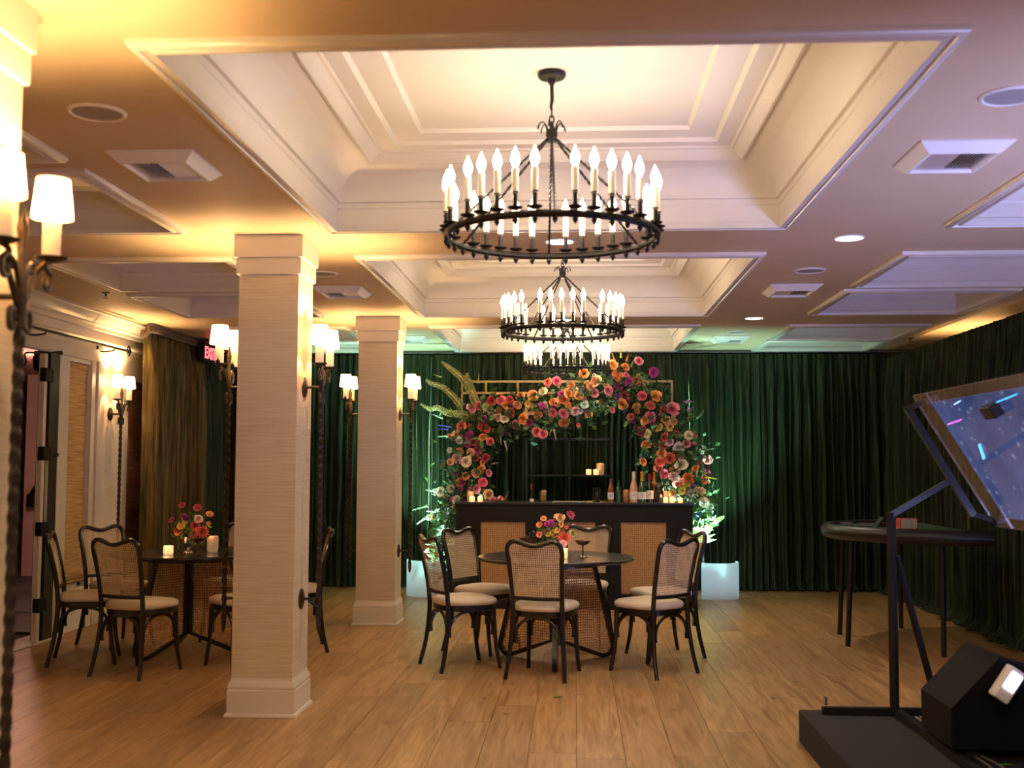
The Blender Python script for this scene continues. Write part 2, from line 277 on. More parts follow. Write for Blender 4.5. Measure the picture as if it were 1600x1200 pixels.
# ------------------------------------------------------------------ mesh helpers
def catmull(pts, n=6, closed=False):
    P = [Vector(p) for p in pts]; out = []; k = len(P)
    rng = range(k) if closed else range(k - 1)
    for i in rng:
        g = (lambda j: P[j % k]) if closed else (lambda j: P[min(max(j, 0), k - 1)])
        a, b, c, d = g(i - 1), g(i), g(i + 1), g(i + 2)
        for s in range(n):
            t = s / n
            out.append(.5 * ((2 * b) + (c - a) * t + (2 * a - 5 * b + 4 * c - d) * t * t + (3 * b - a - 3 * c + d) * t ** 3))
    if not closed: out.append(P[-1])
    return out
class MB:
    def __init__(s): s.v = []; s.f = []
    def add(s, vs, fs):
        o = len(s.v); s.v += [tuple(v) for v in vs]; s.f += [tuple(i + o for i in f) for f in fs]; return s
    def box(s, x0, x1, y0, y1, z0, z1, bev=0., M=None):
        if bev:
            bm = bmesh.new(); bmesh.ops.create_cube(bm, size=1)
            for v in bm.verts: v.co = Vector(((x0 + x1) / 2 + v.co.x * (x1 - x0), (y0 + y1) / 2 + v.co.y * (y1 - y0), (z0 + z1) / 2 + v.co.z * (z1 - z0)))
            bmesh.ops.bevel(bm, geom=bm.edges[:], offset=bev, segments=1, affect='EDGES')
            bm.verts.index_update(); vs = [v.co.copy() for v in bm.verts]; fs = [[v.index for v in f.verts] for f in bm.faces]; bm.free()
        else:
            vs = [Vector((x, y, z)) for z in (z0, z1) for x, y in ((x0, y0), (x1, y0), (x1, y1), (x0, y1))]
            fs = [(3, 2, 1, 0), (4, 5, 6, 7), (0, 1, 5, 4), (1, 2, 6, 5), (2, 3, 7, 6), (3, 0, 4, 7)]
        if M is not None: vs = [M @ v for v in vs]
        return s.add(vs, fs)
    def loft(s, rings, closed=True, cap0=True, cap1=True):
        n = len(rings[0]); vs = [p for r in rings for p in r]; fs = []
        for i in range(len(rings) - 1):
            for j in range(n if closed else n - 1):
                k = (j + 1) % n; fs.append((i * n + j, i * n + k, (i + 1) * n + k, (i + 1) * n + j))
        if closed and cap0: fs.append(tuple(reversed(range(n))))
        if closed and cap1: fs.append(tuple((len(rings) - 1) * n + j for j in range(n)))
        return s.add(vs, fs)
    def tube(s, pts, r, seg=8, closed=False, flat=1., twist=0.):
        P = [Vector(p) for p in pts]; k = len(P)
        R = r if isinstance(r, (list, tuple)) else [r] * k
        if len(R) != k: R = [R[0] + (R[-1] - R[0]) * i / (k - 1) for i in range(k)] if len(R) == 2 else [R[min(len(R) - 1, int(i * len(R) / k))] for i in range(k)]
        rings = []; nrm = None
        for i in range(k):
            a = P[(i - 1) % k] if closed or i > 0 else P[i]; b = P[(i + 1) % k] if closed or i < k - 1 else P[i]
            t = (b - a).normalized() if (b - a).length > 1e-9 else Vector((0, 0, 1))
            if nrm is None: nrm = t.orthogonal().normalized() if abs(t.z) > .9 else Vector((0, 0, 1)).cross(t).normalized()
            nrm = (nrm - t * nrm.dot(t)); nrm = nrm.normalized() if nrm.length > 1e-6 else t.orthogonal().normalized()
            bi = t.cross(nrm)
            rings.append([P[i] + nrm * math.cos(2 * PI * (j + .5) / seg + twist * i) * R[i] + bi * math.sin(2 * PI * (j + .5) / seg + twist * i) * R[i] * flat for j in range(seg)])
        if closed: rings.append(rings[0]); return s.loft(rings, True, False, False)
        return s.loft(rings)
    def lathe(s, prof, seg=20, c=(0, 0, 0), M=None):
        rings = [[Vector((c[0] + max(r, 1e-4) * math.cos(2 * PI * j / seg), c[1] + max(r, 1e-4) * math.sin(2 * PI * j / seg), c[2] + z)) for j in range(seg)] for r, z in prof]
        if M is not None: rings = [[M @ p for p in r] for r in rings]
        return s.loft(rings)
    def prism(s, poly, ax, a, b):
        def pt(p, t):
            return {'x': (t, p[0], p[1]), 'y': (p[0], t, p[1]), 'z': (p[0], p[1], t)}[ax]
        return s.loft([[pt(p, a) for p in poly], [pt(p, b) for p in poly]])
    def rect_loft(s, x0, x1, y0, y1, prof, cap=False):
        rings = [[(x0 + d, y0 + d, z), (x1 - d, y0 + d, z), (x1 - d, y1 - d, z), (x0 + d, y1 - d, z)] for d, z in prof]
        return s.loft(rings, True, False, cap)
    def mesh(s, name, mt, ang=35):
        me = bpy.data.meshes.new(name); me.from_pydata([tuple(v) for v in s.v], [], s.f); me.validate()
        bm = bmesh.new(); bm.from_mesh(me); bmesh.ops.recalc_face_normals(bm, faces=bm.faces[:]); bm.to_mesh(me); bm.free()
        me.materials.append(mt); me.shade_smooth(); me.set_sharp_from_angle(angle=math.radians(ang)); return me
    def build(s, name, mt, parent=None, loc=(0, 0, 0), rot=(0, 0, 0), ang=35):
        return ob(name, s.mesh(name, mt, ang), parent, loc, rot)
def ob(name, me, parent=None, loc=(0, 0, 0), rot=(0, 0, 0), scale=None):
    o = bpy.data.objects.new(name, me); COL.objects.link(o); o.parent = parent; o.location = loc; o.rotation_euler = rot
    if scale is not None: o.scale = scale
    return o
def tag(o, label=None, cat=None, group=None, kind=None):
    if label: o['label'] = label
    if cat: o['category'] = cat
    if group: o['group'] = group
    if kind: o['kind'] = kind
    return o
def thing(name, loc, label, cat, group=None, rz=0., kind=None):
    o = bpy.data.objects.new(name, None); COL.objects.link(o); o.location = loc; o.rotation_euler = (0, 0, rz); o.empty_display_size = .1
    return tag(o, label, cat, group, kind)
KIDS = {}
def copy_tree(o, parent=None):
    c = o.copy(); COL.objects.link(c); c.parent = parent
    for ch in o.children: copy_tree(ch, c)
    return c
def struct(o): o['kind'] = 'structure'; return o

# ------------------------------------------------------------------ room shell
H = 2.75; XL, XR, YF, YB = -4.28, 3.95, -2.2, 13.12
# floor slab and oak planks
fl = struct(MB().box(XL - .1, XR + .1, YF - .1, YB + .1, -.12, -.008).build('floor', mat('subfloor', (.10, .06, .03), .8, var=.1)))
pw = .238; plank_cache = {}
x = XL + .002; i = 0
rp = random.Random(4)
while x < XR - .02:
    x1 = min(x + pw - .0016, XR - .002); y = 3.7 - rp.uniform(0, 1.8)
    first = True
    while y < YB - .02:
        ln = rp.choice((1.5, 1.9, 2.3, 2.7)); y1 = min(y + ln - .0016, YB - .002)
        if y1 - y > .15:
            dz = rp.uniform(-.0004, .0004)
            me = MB().box(x, x1, y, y1, -.02, dz, .0012).mesh('plank', oak); ob('plank', me, fl)
        y += ln
    x += pw
tag(MB().box(XL, XR, YF, 1.85, -.02, 0).build('plank', oak, fl))
# ceiling grid with coffer openings
CX = (-1.40, 1.19); LX = (-3.50, -2.20); RX = (2.03, 3.34)
big = [(3.33, 6.18), (6.95, 9.83), (10.58, 12.90)]
small = [(3.30, 4.64), (4.81, 6.16), (6.96, 8.27), (8.46, 9.78), (10.60, 11.75), (11.90, 12.92)]
holes = [(CX[0], CX[1], a, b) for a, b in big] + [(LX[0], LX[1], a, b) for a, b in small] + [(RX[0], RX[1], a, b) for a, b in small]
xs = sorted({XL - .1, XR + .1, *CX, *LX, *RX}); ys = sorted({YF - .1, YB + .1, *[v for h in holes for v in h[2:]]})
cm = MB()
for a, b in zip(xs, xs[1:]):
    run = None
    for c, d in zip(ys, ys[1:]):
        mx, my = (a + b) / 2, (c + d) / 2
        if any(h[0] < mx < h[1] and h[2] < my < h[3] for h in holes): continue
        cm.add([(a, c, H), (b, c, H), (b, d, H), (a, d, H)], [(0, 1, 2, 3)])
ceil = struct(cm.build('ceiling', ceil_paint))
struct(MB().box(XL - .1, XR + .1, YF - .1, YB + .1, 3.35, 3.45).build('roof_slab', dark_wall, ceil))
mould = [(-.004, 2.752), (-.004, 2.738), (.006, 2.724), (.026, 2.722), (.030, 2.731), (.050, 2.733), (.054, 2.724), (.066, 2.724), (.070, 2.74), (.070, 2.765)]
for (x0, x1, y0, y1) in holes:
    isb = x1 - x0 > 2
    MB().rect_loft(x0, x1, y0, y1, mould).build('coffer_moulding', trim_paint, ceil, ang=50)
    if isb:
        prof = [(.066, 2.75), (.066, 2.850), (.072, 2.858), (.072, 2.885), (.088, 2.889)]
        prof += [(.088 + .215 * (1 - math.cos(t * PI / 20)), 2.889 + .168 * math.sin(t * PI / 20)) for t in range(0, 11)]
        cof = MB().rect_loft(x0, x1, y0, y1, prof).build('coffer', cof_paint, ceil, ang=30)
        MB().rect_loft(x0, x1, y0, y1, [(.290, 3.062), (.290, 3.046), (.304, 3.042), (.316, 3.050), (.336, 3.078), (.352, 3.090), (.366, 3.090), (.372, 3.100)]).build('crown', trim_paint, cof, ang=30)
        MB().rect_loft(x0, x1, y0, y1, [(.366, 3.100), (.452, 3.100), (.463, 3.112), (.470, 3.118), (.606, 3.118), (.616, 3.130), (.624, 3.136)], True).build('panel', cof_paint, cof, ang=20)
    else:
        prof = [(.066, 2.75), (.066, 2.845), (.074, 2.855), (.074, 2.880)]
        prof += [(.074 + .10 * (1 - math.cos(t * PI / 16)), 2.880 + .08 * math.sin(t * PI / 16)) for t in range(0, 9)]
        cof = MB().rect_loft(x0, x1, y0, y1, prof + [(.19, 2.962)], True).build('coffer', cof_paint, ceil, ang=30)
        MB().rect_loft(x0, x1, y0, y1, [(.160, 2.962), (.160, 2.945), (.175, 2.943), (.195, 2.955), (.2, 2.963)]).build('crown', trim_paint, cof)
# walls
struct(MB().box(XL, XR, YB, YB + .1, 0, H).build('wall_back', dark_wall))
struct(MB().box(XR, XR + .1, YF, YB, 0, H).build('wall_right', wall_paint))
struct(MB().box(XL, XR, YF - .1, YF, 0, H).build('wall_front', wall_paint))
DY0, DY1, DZ = 7.0, 8.93, 2.37
wl = MB()
wl.box(XL - .05, XL, YF, DY0, 0, H); wl.box(XL - .05, XL, DY0, DY1, DZ, H)
wl.box(XL - .05, XL, DY1, 9.14, 0, H)
wl.box(XL - .05, XL, 9.14, 9.60, 2.29, H); wl.box(XL - .05, XL, 9.14, 9.60, 0, .36)
wl.box(XL - .05, XL, 9.60, 10.46, 0, H)
wl.box(XL - .05, XL, 10.46, 10.92, 2.22, H); wl.box(XL - .05, XL, 10.46, 10.92, 0, .3)
wl.box(XL - .05, XL, 10.92, YB, 0, H)
wall_left = struct(wl.build('wall_left', wall_paint))
# cornice and picture rail on the left wall, swept along Y
def sweep_y(prof, y0, y1, name, mt, kind=True, parent=None):
    b = MB(); b.loft([[(px, y0, pz) for px, pz in prof], [(px, y1, pz) for px, pz in prof]])
    o = b.build(name, mt, parent, ang=25)
    if kind and parent is None: struct(o)
    return o
sweep_y([(XL, 2.75), (XL + .15, 2.75), (XL + .15, 2.735), (XL + .12, 2.73), (XL + .10, 2.70), (XL + .055, 2.665), (XL + .05, 2.65), (XL + .03, 2.64), (XL + .03, 2.61), (XL, 2.605)], YF, YB, 'trim_1', trim_paint)
sweep_y([(XL, 2.54), (XL + .02, 2.535), (XL + .035, 2.515), (XL + .02, 2.50), (XL, 2.495)], YF, YB, 'trim_2', trim_paint)
sweep_y([(XL, 2.44), (XL + .035, 2.435), (XL + .03, 2.41), (XL + .02, 2.33), (XL, 2.32)], DY0 - .15, 9.86, 'trim_3', trim_paint)
for a, b_, n in ((9.60, 10.46, 'baseboard_left'), (YF, DY0, 'baseboard_left')):
    sweep_y([(XL, 0), (XL + .022, 0), (XL + .022, .13), (XL + .012, .15), (XL, .16)], a, b_, n, trim_paint)
struct(MB().box(XR - .02, XR, YF, YB, 0, .15).build('baseboard_right', trim_paint))
# window casings: pilaster strips around the shade windows
d1 = MB(); d1.box(XL - .05, XL + .03, 8.96, 9.14, 0, 2.32, .004); d1.box(XL, XL + .018, 9.60, 9.68, 0, 2.33, .003); d1.box(XL, XL + .034, 9.70, 9.74, 0, 2.33, .004); d1.box(XL, XL + .024, 9.76, 9.85, 0, 2.33, .004)
struct(d1.build('trim_4', trim_paint))
def window(n, y0, y1, z0, z1):
    fr = MB()
    fr.box(XL - .11, XL - .04, y0, y0 + .05, z0, z1); fr.box(XL - .11, XL - .04, y1 - .05, y1, z0, z1); fr.box(XL - .11, XL - .04, y0, y1, z0, z0 + .05); fr.box(XL - .11, XL - .04, y0, y1, z1 - .05, z1)
    o = struct(fr.build('window_%d' % n, trim_paint))
    MB().box(XL - .08, XL - .074, y0 + .05, y1 - .05, z0 + .05, z1 - .05).build('pane', mat('night_glass', (.01, .01, .012), .08, var=.1), o)
window(1, 9.14, 9.60, .36, 2.29); window(2, 10.46, 10.92, .3, 2.22)
# woven roman shades
def shade(y0, y1, z0, z1, mt, label):
    t = thing('roman_shade', (XL - .02, (y0 + y1) / 2, z0), label, 'window shade'); hw = (y1 - y0) / 2 - .02; hh = z1 - z0
    rows = []
    for k in range(31):
        f = k / 30; z = hh * f; d = .004 * math.sin(f * 40) + (.03 * math.sin(min(1, (1 - f) * 1) * 0) if 0 else 0)
        if f < .09: d += .035 * math.sin(f / .09 * PI)
        rows.append([(d + .012 * math.cos(j / 6 * PI * 1.0 - PI / 2) * .3, -hw + 2 * hw * j / 6, z) for j in range(7)])
    b = MB(); b.loft(rows, closed=False); o = b.build('woven_panel', mt, t, ang=60)
    sm = o.modifiers.new('s', 'SOLIDIFY'); sm.thickness = .004
    MB().box(-.02, .012, -hw, hw, hh - .03, hh + .01, .003).build('head_rail', mt, t)
    MB().tube([(.03, -hw, .02), (.03, hw, .02)], .008, 6).build('bottom_bar', mt, t)
shade(9.14, 9.60, .40, 2.27, shade_tan, 'tan woven roman shade in the window beside the open door')
shade(10.46, 10.92, .35, 2.2, shade_red, 'red-brown woven shade in the narrow window beside the gathered velvet curtain')
# folding door leaf, open against its jamb
d = thing('door_1', (XL, 8.80, 0), 'white folding door leaf with black edge hardware, folded open beside the doorway', 'door', kind='structure')
MB().box(-.005, .045, -.14, -.09, 0, 2.30, .004).build('white_stile', trim_paint, d)
MB().box(-.03, .02, -.09, -.03, .01, 2.31).build('weather_strip', black_matte, d)
MB().box(-.03, .036, -.02, .14, .01, 2.32, .003).build('dark_stile', mat('dark_stained_door', (.028, .020, .016), .4, var=.2), d)
MB().box(-.02, .040, -.026, -.02, .9, 1.55).build('edge_strip', trim_paint, d)
for z in (.30, .90, 1.50, 2.13):
    h = MB().box(.01, .062, -.148, -.02, z - .055, z + .055, .004).build('hinge', black_matte, d)
MB().tube([(.05, .05, 1.49), (.085, .05, 1.49)], [.012, .016], 10).build('bolt_knob', silver, d)
MB().tube([(-.02, -.17, 2.30), (.02, .18, 2.335)], .02, 8).build('top_pivot', black_matte, d)
MB().tube(catmull([(.0, -.16, 2.30), (.02, -.30, 2.29), (.02, -.42, 2.27), (.0, -.36, 2.21), (-.06, -.28, 2.19)], 5), .008, 6).build('closer_arm', iron, d)
# stone threshold
struct(MB().box(XL - .2, XL + .06, DY0, 9.12, -.004, .012, .004).build('threshold', marble))
# patio seen through the doorway
pat = struct(MB().box(-9.5, XL - .2, 5.5, 15.2, -.16, -.03).build('patio_floor', mat('grout', (.05, .045, .045), .9, var=.1)))
for ix in range(8):
    for iy in range(15):
        xx = XL - .22 - .62 * (ix + 1) + (.31 if iy % 2 else 0); yy = 5.6 + .62 * iy
        if xx + .6 < XL - .21: MB().box(xx, xx + .605, yy, yy + .605, -.05, -.006 + random.uniform(-.003, .003), .004).build('paving_tile', slate, pat)
struct(MB().box(-7.02, XL - .05, 13.9, 14.0, -.03, 2.9).build('patio_wall', pink_plaster))
struct(MB().box(-9.5, -7.02, 15.0, 15.1, -.03, 2.9).build('patio_wall', mat('patio_dark', (.03, .018, .016), .9, var=.1)))
struct(MB().box(-9.5, XL - .05, 5.5, 15.2, 2.55, 2.65).build('patio_ceiling', terracotta))
struct(MB().box(-9.6, -9.5, 5.5, 15.2, -.03, 2.65).build('patio_wall', terracotta))
light('patio_lamp', 'POINT', (-5.6, 11.2, 2.2), 28, (1, .55, .42), .1)
lan = thing('patio_lantern', (-5.0, 10.1, 2.55), 'small dark lantern hanging outside the open doorway', 'lantern')
MB().tube([(0, 0, 0), (0, 0, -.10)], .006, 6).build('hanger', iron, lan)
MB().lathe([(.01, -.10), (.05, -.13), (.055, -.16), (.045, -.25), (.03, -.27), (.0, -.28)], 10).build('lantern_body', iron, lan)
wb = thing('wall_bracket', (-6.87, 13.88, .95), 'dark wall bracket on the pink patio wall', 'bracket')
MB().box(-.05, .05, -.12, .0, -.08, .08, .01).build('bracket_box', iron, wb); MB().prism([(-.05, .08), (.05, .08), (.04, .22)], 'y', -.05, 0).build('bracket_top', iron, wb)
pf = thing('picture_frame', (-6.80, 13.89, 1.65), 'narrow dark frame on the pink patio wall', 'frame')
MB().box(-.06, .06, -.02, .0, 0, .38, .004).build('frame', iron, pf); MB().box(-.035, .035, -.025, -.018, .03, .35).build('inset', pink_plaster, pf)
# iron curtain rod over the doorway with square finial
rod = thing('curtain_rod', (XL + .16, 8.0, 2.455), 'black iron curtain rod with diamond finial above the doorway', 'curtain rod')
MB().tube([(0, -1.2, 0), (0, 1.98, 0)], .011, 8).build('rod', iron, rod)
fm = MB(); M_ = Matrix.Translation((0, 2.04, 0)) @ Matrix.Rotation(PI / 4, 4, 'X'); fm.tube([M_ @ Vector(p) for p in ((0, -.035, -.035), (0, .035, -.035), (0, .035, .035), (0, -.035, .035))], .008, 6, True); fm.box(-.012, .012, -.014, .014, -.014, .014, 0, M_)
fm.build('finial', iron, rod)
for yy in (-.9, .42, 1.72):
    MB().tube(catmull([(-.16, yy, -.03), (-.08, yy, -.035), (-.01, yy, -.025), (0, yy, -.012)], 4), .007, 6).build('bracket', iron, rod)
    MB().box(-.16, -.15, yy - .015, yy + .015, -.07, .02, .003).build('wall_plate', iron, rod)

# ------------------------------------------------------------------ square columns
def column(y, label):
    t = thing('column', (-1.772, y, 0), label, 'column', 'square grasscloth columns', kind='structure')
    MB().box(-.175, .175, -.175, .175, .2, 2.54).build('shaft', cloth_wall, t)
    b = MB()
    def sq(prof): b.loft([[(-r, -r, z), (r, -r, z), (r, r, z), (-r, r, z)] for r, z in prof])
    sq([(.193, 0), (.193, .145), (.189, .152), (.192, .165), (.187, .185), (.178, .200), (.176, .212), (.173, .215)])
    b.build('base', trim_paint, t, ang=20)
    b = MB(); sq([(.205, .001), (.205, .012), (.200, .020), (.192, .021)]); b.build('shoe_moulding', trim_paint, t)
    b = MB(); sq([(.174, 2.522), (.188, 2.522), (.190, 2.532), (.190, 2.615), (.2, 2.62), (.2013, 2.632), (.2013, 2.749)]); b.build('capital', trim_paint, t, ang=20)
    b = MB(); b.box(.1745, .178, -.022, -.016, .42, 1.75); b.box(.1745, .178, .016, .022, .42, 1.75); b.build('cover_strip', trim_paint, t)
    return t
column(2.90, 'square cream column standing closest to the big front coffer, beside the near scrolled sconce')
column(6.49, 'square grasscloth column between the two round dining tables')
column(10.08, 'square grasscloth column nearest the velvet drapery and floral bar')

# ------------------------------------------------------------------ wrought iron wall sconces
def make_sconce():
    # local: wall plane x=0, standing out along +x, arms spread along y; z world heights
    t = thing('wall_sconce', (0, 0, 0), 'x', 'sconce', 'twisted iron two-light sconces')
    X0 = .105
    b = MB(); rings = []
    for k in range(91):
        z = .52 + (1.80 - .52) * k / 90; a = k * .42; s_ = .0125
        rings.append([(X0 + s_ * 1.25 * math.cos(a + q * PI / 2), s_ * 1.25 * math.sin(a + q * PI / 2), z) for q in range(4)])
    b.loft(rings); b.build('twisted_rod', bronze, t, ang=60)
    b = MB(); b.lathe([(.0, 1.78), (.02, 1.79), (.015, 1.83), (.019, 1.86), (.013, 1.95), (.010, 2.0), (.012, 2.03), (.016, 2.06), (.008, 2.10), (.0, 2.13)], 10, (X0, 0, 0)); b.build('spear_finial', bronze, t)
    b = MB(); b.lathe([(.0, .44), (.010, .46), (.016, .50), (.01, .53)], 8, (X0, 0, 0)); b.build('tip', bronze, t)
    for zc in (1.875, .64):
        pl = MB().lathe([(.062, 0), (.060, .006), (.045, .012), (.02, .016), (.012, .02)], 18, M=Matrix.Translation((0, 0, zc)) @ Matrix.Rotation(PI / 2, 4, 'Y')).build('wall_plate', bronze, t)
        MB().tube([(.012, 0, zc), (X0, 0, zc)], .009, 8).build('stem', bronze, pl)
    for s in (-1, 1):
        ax, ay = X0 + .015, s * .135
        b = MB(); b.tube(catmull([(X0, 0, 1.80), (X0, s * .022, 1.86), (X0, s * .055, 1.91), (X0, s * .075, 1.95), (ax, s * .10, 1.985), (ax, ay, 1.995)], 5), .009, 6)
        b.tube(catmull([(ax, s * .10, 1.975), (ax, s * .135, 1.955), (ax, s * .125, 1.915), (ax, s * .10, 1.92), (ax, s * .105, 1.945)], 5), [.009, .006], 6)
        b.tube(catmull([(X0, s * .01, 1.90), (X0, s * .035, 1.955), (X0, s * .055, 1.975), (X0, s * .062, 1.955), (X0, s * .045, 1.945)], 5), [.008, .005], 6)
        b.tube(catmull([(X0, s * .012, 1.80), (X0, s * .05, 1.785), (X0, s * .055, 1.835), (X0, s * .028, 1.835), (X0, s * .032, 1.812)], 5), [.009, .006], 6)
        arm = b.build('scroll_arm', bronze, t)
        MB().lathe([(.0, 1.992), (.02, 1.994), (.044, 2.003), (.046, 2.007), (.02, 2.004), (.0, 2.006)], 14, (ax, ay, 0)).build('drip_pan', bronze, arm)
        bb = MB()
        for q in range(4):
            a = q * PI / 2 + .4; bb.prism([(-.010, 2.006), (.010, 2.006), (.013, 2.02), (.004, 2.026), (0, 2.04), (-.004, 2.026), (-.013, 2.02)], 'y', .024, .027)
        bb.build('lily_ornament', bronze, arm, loc=(ax, ay, 0))
        MB().lathe([(.0, 2.005), (.0245, 2.005), (.0245, 2.15), (.0, 2.15)], 14, (ax, ay, 0)).build('candle_sleeve', candle_mat, arm)
        sh = MB(); seg = 20
        sh.loft([[(ax + r * math.cos(2 * PI * j / seg), ay + r * math.sin(2 * PI * j / seg), z) for j in range(seg)] for r, z in ((.0575, 2.118), (.045, 2.232))], True, False, False)
        so = sh.build('lamp_shade', shade_mat, t)
        for r, z in ((.0578, 2.119), (.0453, 2.231)):
            b = MB(); b.tube([(ax + r * math.cos(2 * PI * j / seg), ay + r * math.sin(2 * PI * j / seg), z) for j in range(seg)], .0022, 5, True)
            b.build('shade_trim', shade_trim, so)
    return t
SC = make_sconce()
def sconce_lights(px, py, rz, k=1.):
    for s in (-1, 1):
        v = Matrix.Rotation(rz, 4, 'Z') @ Vector((.12, s * .135, 0))
        light('sconce_bulb', 'POINT', (px + v.x, py + v.y, 2.195), P_SCONCE * k, C_SCONCE, .012)
spots = [(-1.597, 2.90, 0, 'large near wrought iron sconce with two lit shades on the column beside the big coffer'),
         (-1.597, 6.49, 0, 'iron two-shade sconce on the side of the middle column facing the bar-side table'),
         (-1.947, 6.49, PI, 'iron two-shade sconce on the side of the middle column facing the doorway'),
         (-1.597, 10.08, 0, 'iron two-shade sconce on the far column, on its side next to the floral bar'),
         (-1.947, 10.08, PI, 'iron two-shade sconce on the far column, on its side away from the bar'),
         (XL, 10.04, 0, 'iron two-shade sconce on the cream wall beside the gathered velvet curtain'),
         (-1.947, 2.90, PI, 'iron two-shade sconce on the near column, on its side facing the doorway wall'),
         (XR, 10.9, PI, 'iron two-shade sconce on the side wall hidden behind the green drapery'),
         (XR, 7.6, PI, 'iron two-shade sconce on the side wall behind the drapery near the stage platform')]
for i, (sx, sy, rz, lb) in enumerate(spots):
    o = SC if i == 0 else copy_tree(SC)
    o.location = (sx, sy, 0); o.rotation_euler = (0, 0, rz); o['label'] = lb
    sconce_lights(sx, sy, rz, .8 if sx == XR else 1.)

# ------------------------------------------------------------------ chandeliers
def make_chandelier():
    t = thing('chandelier', (0, 0, 0), 'x', 'chandelier', 'round iron candle chandeliers')
    R = .457; zr = 0.   # ring height is local zero
    MB().tube([(R * math.cos(2 * PI * k / 72), R * math.sin(2 * PI * k / 72), 0) for k in range(72)], .0125, 8, True, 1.25).build('ring', iron, t)
    top = .725
    MB().lathe([(.0, top), (.062, top), (.062, top - .014), (.055, top - .024), (.02, top - .03), (.014, top - .05), (.0, top - .055)], 24).build('canopy', iron, t)
    b = MB(); b.tube([(0, 0, top - .04), (.002, 0, top - .12), (-.003, 0, top - .15), (.0, 0, top - .165)], [.009, .009, .007, .006], 8); b.build('stem', iron, t)
    for k in range(3):
        zc = top - .180 - .028 * k; pts = []
        for q in range(14):
            a = 2 * PI * q / 14; u_ = .010 * math.cos(a); pts.append((u_ if k % 2 else 0, 0 if k % 2 else u_, zc + .019 * math.sin(a)))
        MB().tube(pts, .0035, 5, True).build('chain_link', iron, t)
    MB().lathe([(.0, .505), (.008, .50), (.010, .475), (.024, .47), (.026, .45), (.022, .435), (.026, .43), (.022, .415), (.0, .41)], 14).build('crown', iron, t)
    for k in range(6):
        a = 2 * PI * k / 6 + .3; c, s_ = math.cos(a), math.sin(a)
        MB().tube(catmull([(.02 * c, .02 * s_, .465), (.03 * c, .03 * s_, .495), (.045 * c, .045 * s_, .502), (.058 * c, .058 * s_, .488), (.063 * c, .063 * s_, .470)], 4), [.004, .003, .003, .0035, .0045], 5).build('curled_leaf', iron, t)
    for k in range(6):
        a = 2 * PI * k / 6 + PI / 2; c, s_ = math.cos(a), math.sin(a); rings = []
        p0, p1 = Vector((.02 * c, .02 * s_, .43)), Vector((R * c, R * s_, .01)); tdir = (p1 - p0).normalized(); n1 = tdir.orthogonal().normalized(); n2 = tdir.cross(n1)
        for q in range(61):
            p = p0.lerp(p1, q / 60); aa = q * .55
            rings.append([p + n1 * .0062 * math.cos(aa + j * PI / 2) + n2 * .0062 * math.sin(aa + j * PI / 2) for j in range(4)])
        MB().loft(rings).build('twisted_rod', iron, t, ang=60)
    fin = MB().lathe([(.0, -.042), (.006, -.034), (.012, -.022), (.008, -.012), (.010, 0)], 8).mesh('finial', iron)
    slv = MB().lathe([(.0, .085), (.0135, .085), (.0135, .185), (.006, .190), (.0, .190)], 12).mesh('candle', candle_mat)
    blb = MB().lathe([(.006, .188), (.011, .196), (.018, .215), (.0185, .226), (.013, .246), (.005, .262), (.003, .272), (.0, .275)], 12).mesh('bulb', bulb_mat)
    soc = MB().lathe([(.0, .02), (.010, .02), (.010, .085), (.0145, .086), (.0145, .092), (.0, .092)], 10).mesh('socket', iron)
    pan = MB().lathe([(.0, .018), (.018, .020), (.031, .028), (.031, .031), (.018, .024), (.0, .024)], 14).mesh('drip_pan', iron)
    for k in range(36):
        a = 2 * PI * k / 36 + PI / 2; p = (R * math.cos(a), R * math.sin(a), 0)
        ob('finial', fin, t, p)
        if k % 6:
            c = ob('candle', slv, t, p); ob('bulb', blb, c); ob('socket', soc, c); ob('drip_pan', pan, c)
    return t
CH = make_chandelier()
for i, (y, rz, zz, lb) in enumerate(((4.77, .05, 2.41, 'largest-looking iron ring chandelier in the front coffer, full chain and canopy in view'),
                         (8.40, PI / 6, 2.42, 'iron ring chandelier in the middle coffer above the bar-side table'),
                         (12.0, PI / 6, 2.43, 'iron ring chandelier in the last coffer, hanging over the floral bar'))):
    o = CH if i == 0 else copy_tree(CH)
    o.location = (-.10 + .006 * i, y, zz); o.rotation_euler = (0, 0, rz); o['label'] = lb
    for k in range(6):
        a = 2 * PI * k / 6 + rz + PI / 2 + PI / 6
        light('chandelier_bulbs', 'POINT', (-.10 + .40 * math.cos(a), y + .40 * math.sin(a), zz + .22), P_CHAND, C_CHAND, .03)

# ------------------------------------------------------------------ ceiling fittings
def vent(xc, yc, where):
    t = thing('air_vent', (xc, yc, H), 'square white louvred ceiling vent ' + where, 'vent', 'square ceiling air vents')
    b = MB(); b.rect_loft(-.19, .19, -.205, .205, [(0, 0), (.0, -.006), (.045, -.045), (.055, -.046), (.06, -.035), (.06, -.004)]); b.build('frame', white_metal, t, ang=20)
    MB().box(-.14, .14, -.15, .15, -.006, -.002).build('duct', dark_slot, t)
    for k in range(9):
        xk = -.120 + .014 * k; M2 = Matrix.Translation((xk, 0, -.026)) @ Matrix.Rotation(.7, 4, 'Y')
        MB().box(-.010, .010, -.143, .143, -.0008, .0008, 0, M2).build('slat', white_metal, t)
    for k in range(9):
        xk = .010 + .014 * k; M2 = Matrix.Translation((xk, 0, -.026)) @ Matrix.Rotation(-.7, 4, 'Y')
        MB().box(-.010, .010, -.143, .143, -.0008, .0008, 0, M2).build('slat', white_metal, t)
